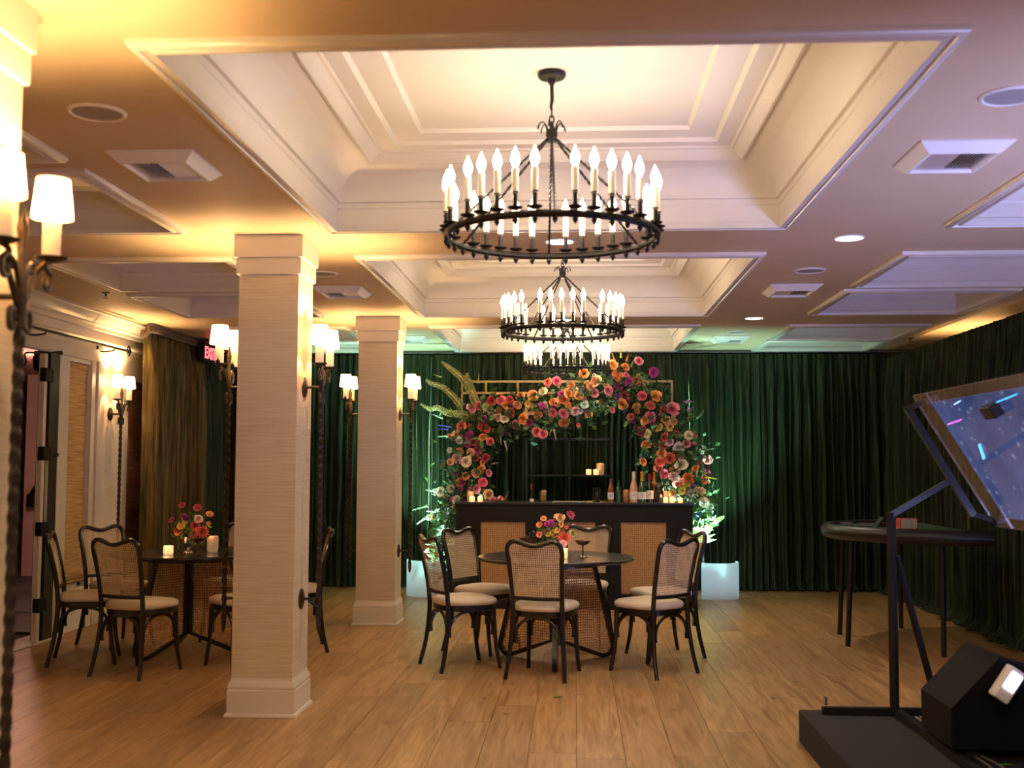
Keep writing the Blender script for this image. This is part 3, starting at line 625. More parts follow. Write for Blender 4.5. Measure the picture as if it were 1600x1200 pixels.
for p in ((-1.80, 4.74, 'beside the front coffer on the column side'), (1.60, 4.75, 'beside the front coffer on the stage side, lit violet'), (-1.775, 8.36, 'between the two grasscloth columns'), (1.625, 8.41, 'beside the middle coffer on the card table side'), (1.62, 11.70, 'near the drapery on the card table side'), (-1.74, 11.6, 'behind the far column near the drapery')): vent(*p)
def ceil_speaker(xc, yc, where):
    t = thing('ceiling_speaker', (xc, yc, H), 'round flush ceiling speaker ' + where, 'speaker', 'round ceiling speakers')
    MB().lathe([(.108, .0), (.108, -.004), (.098, -.010), (.092, -.006), (.092, 0)], 32).build('rim', white_metal, t); MB().lathe([(.0, -.005), (.093, -.005), (.093, -.001), (0, -.001)], 32).build('grille', speaker_mat, t)
for p in ((-1.80, 4.03, 'beside the front coffer on the column side'), (1.56, 4.0, 'over the stage platform side of the front coffer'), (1.60, 7.62, 'between lit downlight and vent by the middle coffer'), (-1.755, 7.61, 'just behind the middle column'), (1.62, 11.2, 'next to the vent near the drapery')): ceil_speaker(*p)
def downlight(xc, yc, where, k=1.):
    t = thing('downlight', (xc, yc, H), 'round recessed lit downlight ' + where, 'downlight', 'recessed ceiling downlights')
    MB().lathe([(.092, .0), (.092, -.004), (.080, -.006), (.078, 0)], 32).build('trim_ring', white_metal, t); MB().lathe([(.0, -.003), (.079, -.003), (.079, -.001), (0, -.001)], 32).build('lens', down_mat, t)
    light('downlight_beam', 'SPOT', (xc, yc, H - .02), P_DOWN * k, C_DOWN, .06, (xc, yc, 0), 2.0, .8)
for p in ((-.09, 6.56, 'behind the front chandelier between two coffers'), (1.60, 6.53, 'in the violet-lit ceiling between front and middle bays'), (1.62, 10.13, 'nearest the card table'), (-.09, 10.2, 'behind the middle chandelier')): downlight(*p)
def sprinkler(xc, yc, where):
    t = thing('sprinkler_head', (xc, yc, H), 'small dark fire sprinkler head ' + where, 'sprinkler', 'fire sprinkler heads')
    MB().lathe([(.03, 0), (.028, -.006), (.008, -.008), (.008, -.03), (0, -.03)], 14).build('escutcheon', bronze, t)
    MB().lathe([(.0, -.046), (.022, -.046), (.022, -.043), (0, -.043)], 12).build('deflector', bronze, t)
    for s in (-1, 1): MB().tube([(s * .007, 0, -.025), (s * .009, 0, -.045)], .002, 5).build('yoke', bronze, t)
sprinkler(-3.65, 8.42, 'near the cornice above the doorway'); sprinkler(3.50, 11.79, 'above the side drapery corner')

# ------------------------------------------------------------------ velvet drapery
def curtain(p0, p1, z0, z1, label, group, seed, amp=.085, freq=12., puddle=.1, header=True, cat='curtain', mt=None):
    rg = random.Random(seed); p0 = Vector((p0[0], p0[1], 0)); p1 = Vector((p1[0], p1[1], 0)); Lg = (p1 - p0).length; dr = (p1 - p0).normalized(); nr = Vector((dr.y, -dr.x, 0))
    t = thing('velvet_curtain', p0, label, cat, group)
    # pleat layout: random widths
    edges = [0.]
    while edges[-1] < Lg: edges.append(edges[-1] + rg.uniform(.5, 1.6) / freq)
    hgt = [rg.uniform(.35, 1.) for _ in edges]; lean = [rg.uniform(-.035, .035) for _ in edges]
    n = int(Lg * 170); ph = rg.uniform(0, 6); cols = []
    def prof(s):
        for k in range(len(edges) - 1):
            if edges[k] <= s <= edges[k + 1]:
                u_ = (s - edges[k]) / (edges[k + 1] - edges[k]); return hgt[k] * (math.sin(PI * u_) ** 1.5), k
        return 0, 0
    zs = [z1, z1 - .02, z1 - .05, z1 - .09, z1 - .14, z1 - .2, z1 - .3, z1 - .5] + [z1 - .5 - (z1 - .5 - z0 - .35) * q / 6 for q in range(1, 7)] + [z0 + .22, z0 + .12, z0 + .06, z0 + .025, z0 + .018, z0 + .008]
    rows = []
    for zi, z in enumerate(zs):
        f = (z1 - z) / (z1 - z0); row = []
        for j in range(n + 1):
            s = Lg * j / n; pr_, k = prof(s)
            a = amp * (.35 + .65 * min(1, max(0, (z1 - z) / .5))) * (1 + .25 * f)
            hd = 0
            if header and z > z1 - .2: hd = .012 * math.sin(s * 150 + 2 * math.sin(s * 23)) * min(1, (z1 - z) / .05) * max(0, 1 - (z1 - z) / .2)
            o_ = pr_ * a + hd + .011 * (.3 + .7 * f ** .5) * math.sin(s * 190 + 3 * math.sin(s * 9 + ph) + 1.2 * math.sin(z * 1.7 + k)) * math.sin(s * 13 + ph) ** 2 + .012 * math.sin(s * 3.1 + seed) * f
            ss = s + lean[k] * f * math.sin(PI * f * .9) + .006 * math.sin(z * 5 + k)
            ss = min(max(ss, 0), Lg)
            zz = z
            if zi >= len(zs) - 4 and puddle:
                q = (zi - (len(zs) - 5)) / 4
                o_ += puddle * q * (.45 + .55 * math.sin(s * 17 + seed) ** 2) * (.6 + .4 * pr_); zz = z + .02 * abs(math.sin(s * 41 + zi)) * (1 - q * .5)
            row.append(dr * ss + nr * o_ + Vector((0, 0, zz)))
        rows.append(row)
    b = MB(); b.loft(rows, closed=False); o = b.build('drape', mt or velvet, t, ang=80)
    if header:
        h = MB(); h.tube([dr * 0 + nr * -.015 + Vector((0, 0, z1 - .005)), dr * Lg + nr * -.015 + Vector((0, 0, z1 - .005))], .014, 6); h.build('heading_track', black_matte, t)
    return t
bx = [-4.0, -2.95, -1.68, -.42, .84, 2.12, 3.54]
for k in range(6): curtain((bx[k], 12.96), (bx[k + 1], 12.96), 0, 2.70, 'dark green velvet back-wall curtain panel ' + ['in the corner by the exit sign', 'behind the two columns', 'lit teal behind the foxtail lilies', 'behind the middle of the bar', 'behind the bottles and the right arch leg', 'between bar and card table'][k], 'back wall velvet panels', 20 + k)
ry = [12.82, 11.6, 10.25, 8.9, 7.4, 5.9]
for k in range(5): curtain((3.56, ry[k]), (3.56, ry[k + 1]), 0, 2.64, 'dark green velvet side-wall curtain panel ' + ['in the corner next to the back drapery', 'just past the card table', 'directly behind the card table', 'behind the tilted glass panel', 'alongside the stage platform'][k], 'side wall velvet panels', 40 + k, amp=.10, freq=11., puddle=.16)
curtain((-4.14, 12.06), (-4.14, 12.9), 0, 2.69, 'short dark velvet curtain in the corner beyond the exit sign', None, 72, amp=.09, freq=10., puddle=.05)
lc = curtain((-4.12, 10.38), (-4.12, 12.03), 0, 2.69, 'gathered green velvet curtain with painted-in gold light beside the wall sconce', None, 71, amp=.15, freq=8., puddle=.05, mt=gold_lit_velvet)
MB().tube(catmull([(.0, -.02, 2.64), (.06, -.02, 2.685), (.09, .05, 2.70), (.09, 1.62, 2.70)], 5), .036, 8).build('padded_heading', mat('brown_velvet', (.055, .028, .012), .7, var=.2, sheen=.5), lc)
# back edge trim above the drapery
struct(MB().box(XL, XR, 12.945, 13.0, 2.715, 2.75, .003).build('trim_5', mat('dark_bead', (.08, .07, .06), .5, var=.1)))
# ------------------------------------------------------------------ EXIT sign
ex = thing('exit_sign', (-3.93, 11.70, 2.50), 'dark box sign with glowing red EXIT letters at the end of the gathered curtain', 'exit sign')
MB().box(-.05, .02, -.17, .19, 0, .20, .006).build('housing', black_plastic, ex)
MB().box(-.05, .03, -.18, .2, .20, .22, .003).build('cap', mat('dark_red_cap', (.10, .03, .02), .5, var=.1), ex)
MB().tube([(-.015, .0, .22), (-.015, .0, .249)], .010, 8).build('ceiling_stem', black_plastic, ex)
def text_mesh(txt, size, mt, name):
    cu = bpy.data.curves.new(name, 'FONT'); cu.body = txt; cu.size = size; cu.align_x = 'CENTER'; cu.extrude = .002; cu.offset = .003
    to = bpy.data.objects.new('tmp', cu); COL.objects.link(to); bpy.context.view_layer.update()
    me = bpy.data.meshes.new_from_object(to.evaluated_get(bpy.context.evaluated_depsgraph_get())); bpy.data.objects.remove(to); me.name = name; me.materials.clear(); me.materials.append(mt); return me
ob('exit_letters', text_mesh('EXIT', .175, red_emit, 'exit_letters'), ex, (.023, .01, .04), (PI / 2, 0, PI / 2))

# ------------------------------------------------------------------ bentwood cane chairs (local: faces +y)
def make_chair():
    t = thing('dining_chair', (0, 0, 0), 'x', 'chair')
    # seat outline
    def outline(k, sc=1.):
        out = []
        for q in range(28):
            a = 2 * PI * q / 28; ca, sa = math.cos(a), math.sin(a); e = .62
            xx = math.copysign(abs(ca) ** e, ca); yy = math.copysign(abs(sa) ** e, sa)
            wdt = .205 + .018 * yy
            out.append((xx * wdt * sc, .01 + yy * .205 * sc, k))
        return out
    MB().loft([outline(.405, .94), outline(.41, .975), outline(.44, .975), outline(.447, .95)]).build('seat_frame', black_lacquer, t)
    MB().loft([outline(.444, .96), outline(.452, 1.01), outline(.468, 1.03), outline(.484, 1.0), outline(.494, .9), outline(.500, .7), outline(.503, .4)]).build('seat_cushion', cushion, t, ang=60)
    # back hoop
    half = [(.172, -.178, .40), (.172, -.186, .52), (.176, -.205, .65), (.184, -.235, .78), (.189, -.250, .838), (.183, -.261, .880), (.163, -.267, .906), (.130, -.270, .914), (.09, -.272, .905), (.045, -.274, .890), (0, -.275, .884)]
    full = half + [(-p[0], p[1], p[2]) for p in reversed(half[:-1])]
    MB().tube(catmull(full, 4), .0165, 8).build('back_frame', black_lacquer, t)
    MB().tube(catmull([(-.17, -.190, .535), (0, -.205, .532), (.17, -.190, .535)], 5), .0135, 8).build('back_rail', black_lacquer, t)
    # cane panel
    def edge(z):
        z = min(z, .88)
        for a, b in zip(half, half[1:]):
            if a[2] <= z <= b[2]:
                u_ = (z - a[2]) / (b[2] - a[2]); return a[0] + (b[0] - a[0]) * u_, a[1] + (b[1] - a[1]) * u_
        return half[4][0], half[4][1]
    def ztop(x):
        x = abs(x)
        tp = list(reversed(half[5:]))
        for a, b in zip(tp, tp[1:]):
            if a[0] <= x <= b[0]: return a[2] + (b[2] - a[2]) * (x - a[0]) / (b[0] - a[0])
        return .89
    rows = []
    for r in range(13):
        f = r / 12; row = []
        for c in range(13):
            u_ = -1 + 2 * c / 12; z = .545 + f * (.86 - .545); ex_, ey = edge(z)
            x = u_ * ex_ * .985; zt = ztop(x); z = .545 + f * (zt - .545 - .004); ex_, ey = edge(z); x = u_ * ex_ * .985
            row.append((x, ey - .014 * (1 - u_ * u_) - (.008 if f > .9 else 0), z))
        rows.append(row)
    MB().loft(rows, closed=False).build('cane_panel', cane_chair, t, ang=60)
    for s in (-1, 1):
        MB().tube(catmull([(s * .170, -.180, .42), (s * .176, -.186, .30), (s * .190, -.205, .15), (s * .205, -.240, 0)], 5), [.0175, .014], 8).build('leg', black_lacquer, t)
        MB().tube(catmull([(s * .168, .165, .42), (s * .170, .172, .30), (s * .174, .186, .15), (s * .184, .214, 0)], 5), [.0185, .0135], 8).build('leg', black_lacquer, t)
    def arch(a, b, inset=.0):
        a = Vector(a); b = Vector(b); mid = (a + b) / 2
        pts = [a + Vector((0, 0, -.13)), a + Vector((0, 0, -.06)), a.lerp(b, .10) + Vector((0, 0, -.005)), a.lerp(b, .28) + Vector((0, 0, .03)), mid + Vector((0, 0, .040)), a.lerp(b, .72) + Vector((0, 0, .03)), a.lerp(b, .90) + Vector((0, 0, -.005)), b + Vector((0, 0, -.06)), b + Vector((0, 0, -.13))]
        MB().tube(catmull(pts, 4), .0105, 7).build('arch_brace', black_lacquer, t)
    zb = .365
    arch((-.150, .178, zb), (.150, .178, zb)); arch((-.152, -.184, zb), (.152, -.184, zb))
    arch((-.172, -.165, zb), (-.170, .155, zb)); arch((.172, -.165, zb), (.170, .155, zb))
    return t
CHAIR = make_chair()
C1 = 'black cane-back chair at the bar-side table, '
C2 = 'black cane-back chair at the doorway table, '
gA, gB = 'cane chairs around the table in front of the bar', 'cane chairs around the table by the doorway'
chairs = [(-.205, 7.68, 75, C1 + 'its back squarely to the open floor', gA), (-.80, 7.965, 29, C1 + 'on the column side, turned away from the doors', gA), (-.70, 8.63, -34, C1 + 'between far column and bar', gA),
          (.055, 9.02, -102, C1 + 'its back against the bar front', gA), (.525, 7.85, 133, C1 + 'overlapping another chair, card table side', gA), (.655, 8.51, 204, C1 + 'turned sideways near the white shield', gA),
          (-2.975, 7.56, 72, C2 + 'its back squarely to the open floor', gB), (-3.52, 7.965, 18, C2 + 'seen edge-on next to the door leaf', gB), (-3.60, 8.70, -35, C2 + 'in front of the tan shade', gB),
          (-2.78, 9.05, -98, C2 + 'across the flower vase by the dark drapery', gB), (-2.33, 7.84, 134, C2 + 'half hidden by the column front', gB), (-2.16, 8.57, 198, C2 + 'peeking out past the column sconce', gB)]
for i, (x, y, a, lb, g) in enumerate(chairs):
    o = CHAIR if i == 0 else copy_tree(CHAIR)
    o.location = (x, y, 0); o.rotation_euler = (0, 0, math.radians(a - 90)); o['label'] = lb; o['group'] = g

# ------------------------------------------------------------------ round tables on three cane wings
def make_table(x, y, rot, label):
    t = thing('round_table', (x, y, 0), label, 'table', 'round dining tables')
    MB().lathe([(.0, .728), (.545, .728), (.566, .733), (.575, .742), (.573, .750), (.565, .756), (.0, .756)], 72).build('tabletop', table_black, t, ang=30)
    MB().lathe([(.0, .695), (.33, .695), (.33, .729), (.0, .729)], 40).build('under_frame', black_lacquer, t)
    for k in range(3):
        a = math.radians(rot[k])
        out = [(.028, .700), (.028, .165), (.06, .140)] 
        pts = [(.028, 0, .700), (.028, 0, .15), (.20, 0, .085), (.36, 0, .026), (.405, 0, .018), (.450, 0, .030), (.478, 0, .070), (.476, 0, .115), (.44, 0, .25), (.385, 0, .45), (.318, 0, .700)]
        sm = [Vector(pts[0]), Vector(pts[1])] + catmull(pts[2:10], 4) + [Vector(pts[10])]
        fr = MB(); fr.tube(sm, .026, 4, True, .8); w_ = fr.build('base_wing', black_lacquer, t, (0, 0, 0), (0, 0, a), ang=50)
        ctr = Vector((.22, 0, .38)); ins = [p + (ctr - p).normalized() * .012 for p in sm]
        for s in (1,):
            MB().add([(p.x, s * .002, p.z) for p in ins], [tuple(range(len(ins)))]).build('cane_panel', cane_table, w_)
    return t
make_table(-.14, 8.20, (30, 150, -90), 'round black table with cane base in front of the bar')
make_table(-2.92, 8.36, (2, -118, 122), 'round black table with cane base by the doorway')

# ------------------------------------------------------------------ flowers
def petal_patch(b, phi, hw, R0, R1, z0, z1, curl=.0, spiral=.0, nu=3, nv=4, rag=0.):
    vs = []; fs = []
    for i in range(nu + 1):
        u_ = i / nu
        for j in range(nv + 1):
            v = -1 + 2 * j / nv; wd = hw * (.45 + .55 * math.sin(PI * (.15 + .6 * u_)))
            r = R0 + (R1 - R0) * math.sin(u_ * PI / 2) + curl * u_ ** 3 + spiral * v
            z = z0 + (z1 - z0) * u_ ** 1.1 - abs(z1 - z0) * .18 * v * v * u_ - curl * .5 * u_ ** 4 + rag * math.sin(v * 9) * u_
            a = phi + v * wd; vs.append((r * math.cos(a), r * math.sin(a), z))
    n = nv + 1
    for i in range(nu):
        for j in range(nv): fs.append((i * n + j, i * n + j + 1, (i + 1) * n + j + 1, (i + 1) * n + j))
    b.add(vs, fs)
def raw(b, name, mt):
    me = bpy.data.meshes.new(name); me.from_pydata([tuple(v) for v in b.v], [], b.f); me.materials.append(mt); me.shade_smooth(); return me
def f_rose(sd=1):
    b = MB(); q = random.Random(sd); u = q.uniform
    for k in range(6): petal_patch(b, k * 1.05 + u(-.3, .3), u(.5, .8), .10, u(.74, .95), u(-.05, .05), u(.12, .42), u(.08, .26), u(.0, .07))
    for k in range(5): petal_patch(b, k * 1.257 + .6 + u(-.3, .3), u(.55, .8), .08, u(.54, .72), .05, u(.36, .58), u(.04, .14), u(.02, .07))
    for k in range(4): petal_patch(b, k * 1.57 + .3 + u(-.3, .3), u(.7, .95), .05, u(.36, .5), .1, u(.48, .66), .05, u(.03, .07))
    for k in range(3): petal_patch(b, k * 2.09 + .9, 1.0, .03, u(.2, .3), .15, u(.52, .66), .02, .05)
    petal_patch(b, .4, 2.6, .02, .12, .2, .58)
    return raw(b, 'rose', petal)
ROSES = [f_rose(k) for k in range(1, 6)]
def f_dahlia():
    b = MB(); rg = random.Random(2)
    for lay, (n, r, z, ln, el) in enumerate(((13, .2, .05, .8, .15), (12, .18, .15, .68, .45), (10, .12, .25, .5, .8), (7, .05, .32, .35, 1.15))):
        for k in range(n):
            a = 2 * PI * (k + .5 * (lay % 2)) / n; c, s_ = math.cos(a), math.sin(a); w_ = .13 if lay < 2 else .10
            def P(d, t_, h): return (c * d - s_ * t_, s_ * d + c * t_, h)
            d1, d2 = r + ln * .5 * math.cos(el), r + ln * math.cos(el); h1, h2 = z + ln * .5 * math.sin(el), z + ln * math.sin(el)
            b.add([P(r, -.04, z), P(r, .04, z), P(d1, w_, h1 + .05), P(d2, 0, h2), P(d1, -w_, h1 + .05), P(d1, 0, h1 - .02)], [(0, 1, 5), (1, 2, 5), (2, 3, 5), (3, 4, 5), (4, 0, 5)])
    return raw(b, 'dahlia', petal)
def f_ruffle():
    b = MB(); rg = random.Random(5)
    for lay, (n, R0, R1, z0, z1) in enumerate(((8, .2, .92, .0, .22), (8, .15, .78, .12, .42), (7, .1, .56, .22, .56), (5, .05, .32, .3, .62))):
        for k in range(n): petal_patch(b, 2 * PI * k / n + lay * .4, .5, R0, R1, z0, z1, .05, .02, 2, 4, .07)
    return raw(b, 'carnation', petal)
def f_daisy():
    b = MB()
    for k in range(7): petal_patch(b, 2 * PI * k / 7, .42, .12, .95, .05, .28, .06, .02, 2, 2)
    return raw(b, 'poppy', petal)
def f_cluster():
    b = MB(); rg = random.Random(9)
    for q in range(26):
        th = 2 * PI * rg.random(); ph = math.acos(rg.uniform(-.1, 1)); d = Vector((math.sin(ph) * math.cos(th), math.sin(ph) * math.sin(th), math.cos(ph)))
        c = d * .72 + Vector((0, 0, .05)); x_ = d.orthogonal().normalized(); y_ = d.cross(x_); rr = .23; a0 = rg.random() * 3
        vs = [c]; 
        for k in range(8):
            a = a0 + 2 * PI * k / 8; m = rr if k % 2 == 0 else rr * .5; vs.append(c + x_ * math.cos(a) * m + y_ * math.sin(a) * m + d * (.06 if k % 2 == 0 else .0))
        b.add(vs, [(0, k, k % 8 + 1) for k in range(1, 9)])
    return raw(b, 'hydrangea', petal)
def f_spike():
    b = MB(); rg = random.Random(3)
    for q in range(46):
        f = q / 45; a = q * 2.4; z = f * 3.2; rr = .30 * (1 - f * .8); c = Vector((rr * math.cos(a), rr * math.sin(a), z)); s_ = .26 * (1 - .7 * f)
        d = Vector((math.cos(a), math.sin(a), .5)).normalized(); x_ = d.orthogonal().normalized(); y_ = d.cross(x_)
        vs = [c + d * .05]
        for k in range(6): vs.append(c + x_ * math.cos(k * PI / 3) * s_ + y_ * math.sin(k * PI / 3) * s_ + d * (.10 if k % 2 else .0))
        b.add(vs, [(0, k, k % 6 + 1) for k in range(1, 7)])
    b.tube([(0, 0, -.3), (0, 0, 3.2)], [.05, .02], 5)
    return raw(b, 'larkspur', petal)
FM = dict(rose=f_rose(), dahlia=f_dahlia(), carnation=f_ruffle(), poppy=f_daisy(), hydrangea=f_cluster(), larkspur=f_spike())
COLS = dict(pink=(.80, .22, .30), hot=(.85, .13, .24), coral=(.85, .17, .12), red=(.62, .05, .05), crimson=(.42, .015, .06), orange=(.90, .30, .05), peach=(.92, .50, .26), cream=(.90, .74, .48), white=(.85, .82, .74), yellow=(.90, .60, .08), magenta=(.58, .035, .33), plum=(.30, .03, .14), purple=(.30, .06, .42), lav=(.52, .24, .62), violet=(.16, .10, .48), blue=(.12, .14, .55), mint=(.50, .66, .48), pale=(.90, .56, .52), rust=(.55, .19, .05), lime=(.62, .62, .16), green=(.22, .36, .10))
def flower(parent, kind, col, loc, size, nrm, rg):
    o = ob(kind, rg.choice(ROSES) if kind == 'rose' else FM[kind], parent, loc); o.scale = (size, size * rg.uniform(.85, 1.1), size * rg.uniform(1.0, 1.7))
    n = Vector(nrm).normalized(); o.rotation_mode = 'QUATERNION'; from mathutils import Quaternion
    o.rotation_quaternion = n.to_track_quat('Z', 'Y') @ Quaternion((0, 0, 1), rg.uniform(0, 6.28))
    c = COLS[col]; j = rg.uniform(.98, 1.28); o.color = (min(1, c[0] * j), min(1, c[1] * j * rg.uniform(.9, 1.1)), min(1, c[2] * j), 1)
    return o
def leaf_cloud(centres, per, spread, size, rg, ysp=.12, name='foliage', parent=None, mt=None):
    b = MB()
    for (c, rad) in centres:
        for _ in range(per):
            p = Vector(c) + Vector((rg.gauss(0, .5) * rad, rg.gauss(0, .5) * ysp, rg.gauss(0, .5) * rad))
            d = Vector((rg.uniform(-1, 1), rg.uniform(-1.2, .4), rg.uniform(-.6, 1))).normalized(); s_ = size * rg.uniform(.6, 1.5); w_ = s_ * rg.uniform(.16, .3)
            x_ = d.orthogonal().normalized(); x_ = Matrix.Rotation(rg.uniform(0, 6), 3, d) @ x_; y_ = d.cross(x_)
            b.add([p, p + d * s_ * .45 + x_ * w_ + y_ * s_ * .04, p + d * s_ + y_ * s_ * -.1, p + d * s_ * .45 - x_ * w_ + y_ * s_ * .04, p + d * s_ * .5 - y_ * s_ * .05], [(0, 1, 4), (1, 2, 4), (2, 3, 4), (3, 0, 4)])
    o = ob(name, raw(b, name, mt or green), parent); o['kind'] = 'stuff'; return o

# floral arch behind the bar
AY = 12.25; AK = AY / 11.8
arch = thing('floral_arch', (0, AY, 0), 'lush arch of orange, pink and purple flowers rising around the back of the bar', 'floral arch')
CL = [(-1.44, .10, .09), (-1.42, .45, .10), (-1.38, .80, .12), (-1.20, 1.05, .20), (-1.12, 1.40, .22), (-1.08, 1.75, .24), (-.80, 1.93, .22), (-.45, 1.96, .21), (-.05, 2.02, .21), (.20, 2.15, .20), (.45, 2.24, .19), (.72, 2.06, .22), (.95, 1.76, .25), (1.10, 1.42, .26), (1.24, 1.10, .20), (1.33, .86, .08)]
CL = [(a * AK, max(.1, 1.4295 + (b - 1.4295) * AK), c * AK) for a, b, c in CL]
ap = catmull([(a, 0, b) for a, b, c in CL], 6); ar = [v.x for v in catmull([(c, 0, 0) for a, b, c in CL], 6)]
MB().tube([Vector((ap[0].x, .06, 0))] + [p + Vector((0, .06, 0)) for p in ap] + [Vector((ap[-1].x, .06, 0))], .018, 6).build('arch_frame', black_matte, arch)
rg = random.Random(77)
leaf_cloud([((p.x, -.02, p.z), r * 1.1) for p, r in zip(ap, ar) for _ in range(3) if rg.random() < min(1, r / .2)], 12, .2, .085, rg, .16, 'foliage', arch)
leaf_cloud([((p.x, -.20, p.z), r * 1.25) for p, r in zip(ap, ar)], 4, .2, .09, rg, .06, 'front_foliage', arch, mat('mid_leaf', (.09, .17, .05), .5, var=.5, vscale=9))
# blooms read off the arch plane: (across, up) in 1/1000 m of the arch plane
S = .2167 * AY / 1741
def Q(px, py): return (-.0 + (px - 898.5) / 1741 * AY, 1.4295 + (724.6 - py) / 1741 * AY)
L1 = [(450,462,'pink',60),(500,440,'coral',55),(600,405,'red',62),(668,408,'pink',64),(650,375,'orange',50),(725,402,'red',55),(780,440,'rust',60),(805,372,'orange',52),(890,368,'orange',66),(860,428,'yellow',48),(875,475,'peach',72),(955,445,'magenta',58),(968,345,'cream',58),(1005,270,'coral',58),(1065,262,'pink',58),(605,490,'cream',66),(640,525,'pale',52),(565,450,'cream',56),(540,545,'plum',64),(515,520,'magenta',44),(690,540,'cream',56),(735,490,'coral',64),(830,535,'orange',66),(870,565,'plum',50),(765,578,'pink',58),(530,590,'coral',56),(570,600,'red',54),(382,585,'coral',60),(440,655,'magenta',62),(425,710,'magenta',56),(510,750,'magenta',64),(540,670,'orange',56),(590,695,'coral',52),(565,815,'crimson',62),(480,815,'crimson',52),(450,775,'peach',60),(420,840,'cream',62),(350,815,'pale',66),(310,840,'peach',50),(340,645,'peach',54),(375,690,'white',50),(365,770,'orange',56),(485,920,'peach',66),(525,895,'orange',52),(575,918,'pink',46),(375,980,'coral',66),(415,940,'orange',50),(540,990,'hot',62),(500,1030,'pink',52),(575,1068,'peach',70),(665,1105,'coral',44),(605,1112,'pink',44),(450,990,'mint',56),(310,1035,'pale',50),(240,1055,'white',60),(355,1110,'white',50),(280,1090,'mint',50),(915,630,'coral',66),(965,645,'pink',62),(1030,495,'hot',62),(1115,495,'pink',58),(1110,560,'rust',62),(1040,420,'orange',58),(1105,405,'orange',62),(1145,360,'orange',70),(1150,440,'orange',46),(1095,365,'magenta',46),(1190,480,'pale',62),(930,510,'rust',58),(985,440,'cream',52),(470,700,'crimson',50),(300,760,'white',40),(700,440,'orange',48),(660,470,'rust',46)]
L2 = [(240,268,'peach',78),(145,210,'orange',66),(195,305,'peach',56),(305,300,'peach',50),(225,350,'pink',58),(320,335,'pink',60),(350,385,'mint',60),(390,375,'purple',46),(390,310,'magenta',62),(385,230,'orange',80),(350,150,'orange',62),(440,165,'orange',56),(475,270,'magenta',66),(535,125,'pink',54),(640,200,'magenta',66),(560,372,'hot',64),(520,260,'rust',56),(660,375,'orange',66),(445,370,'red',60),(425,425,'orange',70),(435,478,'violet',40),(615,445,'coral',70),(775,460,'pink',76),(880,445,'lav',90),(615,520,'pink',72),(700,470,'red',48),(725,545,'peach',60),(785,550,'peach',48),(570,545,'orange',58),(475,515,'coral',48),(520,450,'rust',48),(550,620,'crimson',66),(675,600,'yellow',64),(760,590,'yellow',54),(595,640,'cream',54),(590,715,'orange',64),(720,665,'red',60),(745,690,'pale',60),(800,640,'rust',52),(885,650,'cream',58),(820,735,'white',74),(870,710,'pink',54),(700,720,'coral',54),(690,780,'orange',58),(755,812,'coral',70),(680,842,'coral',68),(830,855,'cream',72),(970,750,'mint',76),(1015,820,'pale',60),(935,885,'orange',54),(950,925,'mint',60),(710,920,'hot',62),(775,950,'pale',72),(560,840,'orange',54),(660,880,'coral',44),(805,980,'coral',62),(870,945,'orange',70),(910,960,'orange',50),(865,1000,'yellow',46),(845,1040,'yellow',50),(960,1045,'cream',68),(990,1120,'white',72),(990,970,'coral',44),(345,475,'pink',48),(240,430,'mint',56),(150,430,'white',56),(110,370,'orange',58),(35,360,'orange',62),(10,400,'orange',56),(80,485,'pale',62),(15,495,'pink',56),(15,560,'rust',54),(160,480,'violet',44),(180,495,'orange',48),(60,300,'rust',52),(600,270,'lime',44),(640,340,'lime',44),(520,480,'rust',44),(800,1090,'white',56),(880,1110,'mint',60),(770,1060,'orange',50),(735,1010,'mint',50)]
KB = dict(rust='carnation', magenta='carnation', mint='hydrangea', lav='hydrangea', yellow='poppy', lime='hydrangea', violet='hydrangea', purple='poppy', plum='carnation', cream='rose', white='rose', orange='rose', blue='hydrangea')
cnt = 0
for lst, ox in ((L1, 640), (L2, 880)):
    for (zx, zy, col, sz) in lst:
        X, Z = Q(ox + zx * .2167, 540 + zy * .2167); cnt += 1
        kind = KB.get(col, 'rose')
        if kind == 'rose' and cnt % 6 == 0: kind = 'carnation'
        n = Vector((rg.uniform(-.8, .8), -1, rg.uniform(-.4, .8)))
        flower(arch, kind, col, (X, -.10 - rg.uniform(0, .12), Z), sz * S * .60, n, rg)
fillc = ['orange', 'peach', 'coral', 'rust', 'pink', 'plum', 'cream', 'yellow', 'magenta', 'mint', 'red', 'green']
for q in range(170):
    i = rg.randrange(16, len(ap) - 6); r = ar[i]; a = rg.uniform(0, 2 * PI); d = r * math.sqrt(rg.random()) * 1.05
    p = (ap[i].x + d * math.cos(a), rg.uniform(-.20, .02), ap[i].z + d * math.sin(a))
    flower(arch, rg.choice(['carnation', 'hydrangea', 'poppy', 'rose']), rg.choice(fillc), p, rg.uniform(.022, .036), (rg.uniform(-.8, .8), -1, rg.uniform(-.5, .8)), rg)
for q in range(26):   # pale blooms at the two lower ends
    lft = q % 2 == 0; X = rg.uniform(-1.60, -1.34) if lft else rg.uniform(1.18, 1.48); Z = rg.uniform(.22, 1.15) if lft else rg.uniform(.78, 1.2)
    flower(arch, rg.choice(['rose', 'hydrangea', 'poppy']), rg.choice(['white', 'cream', 'pale', 'mint', 'lav', 'blue']), (X, -.05 - rg.uniform(0, .08), Z), rg.uniform(.03, .05), (rg.uniform(-.6, .6), -1, .2), rg)
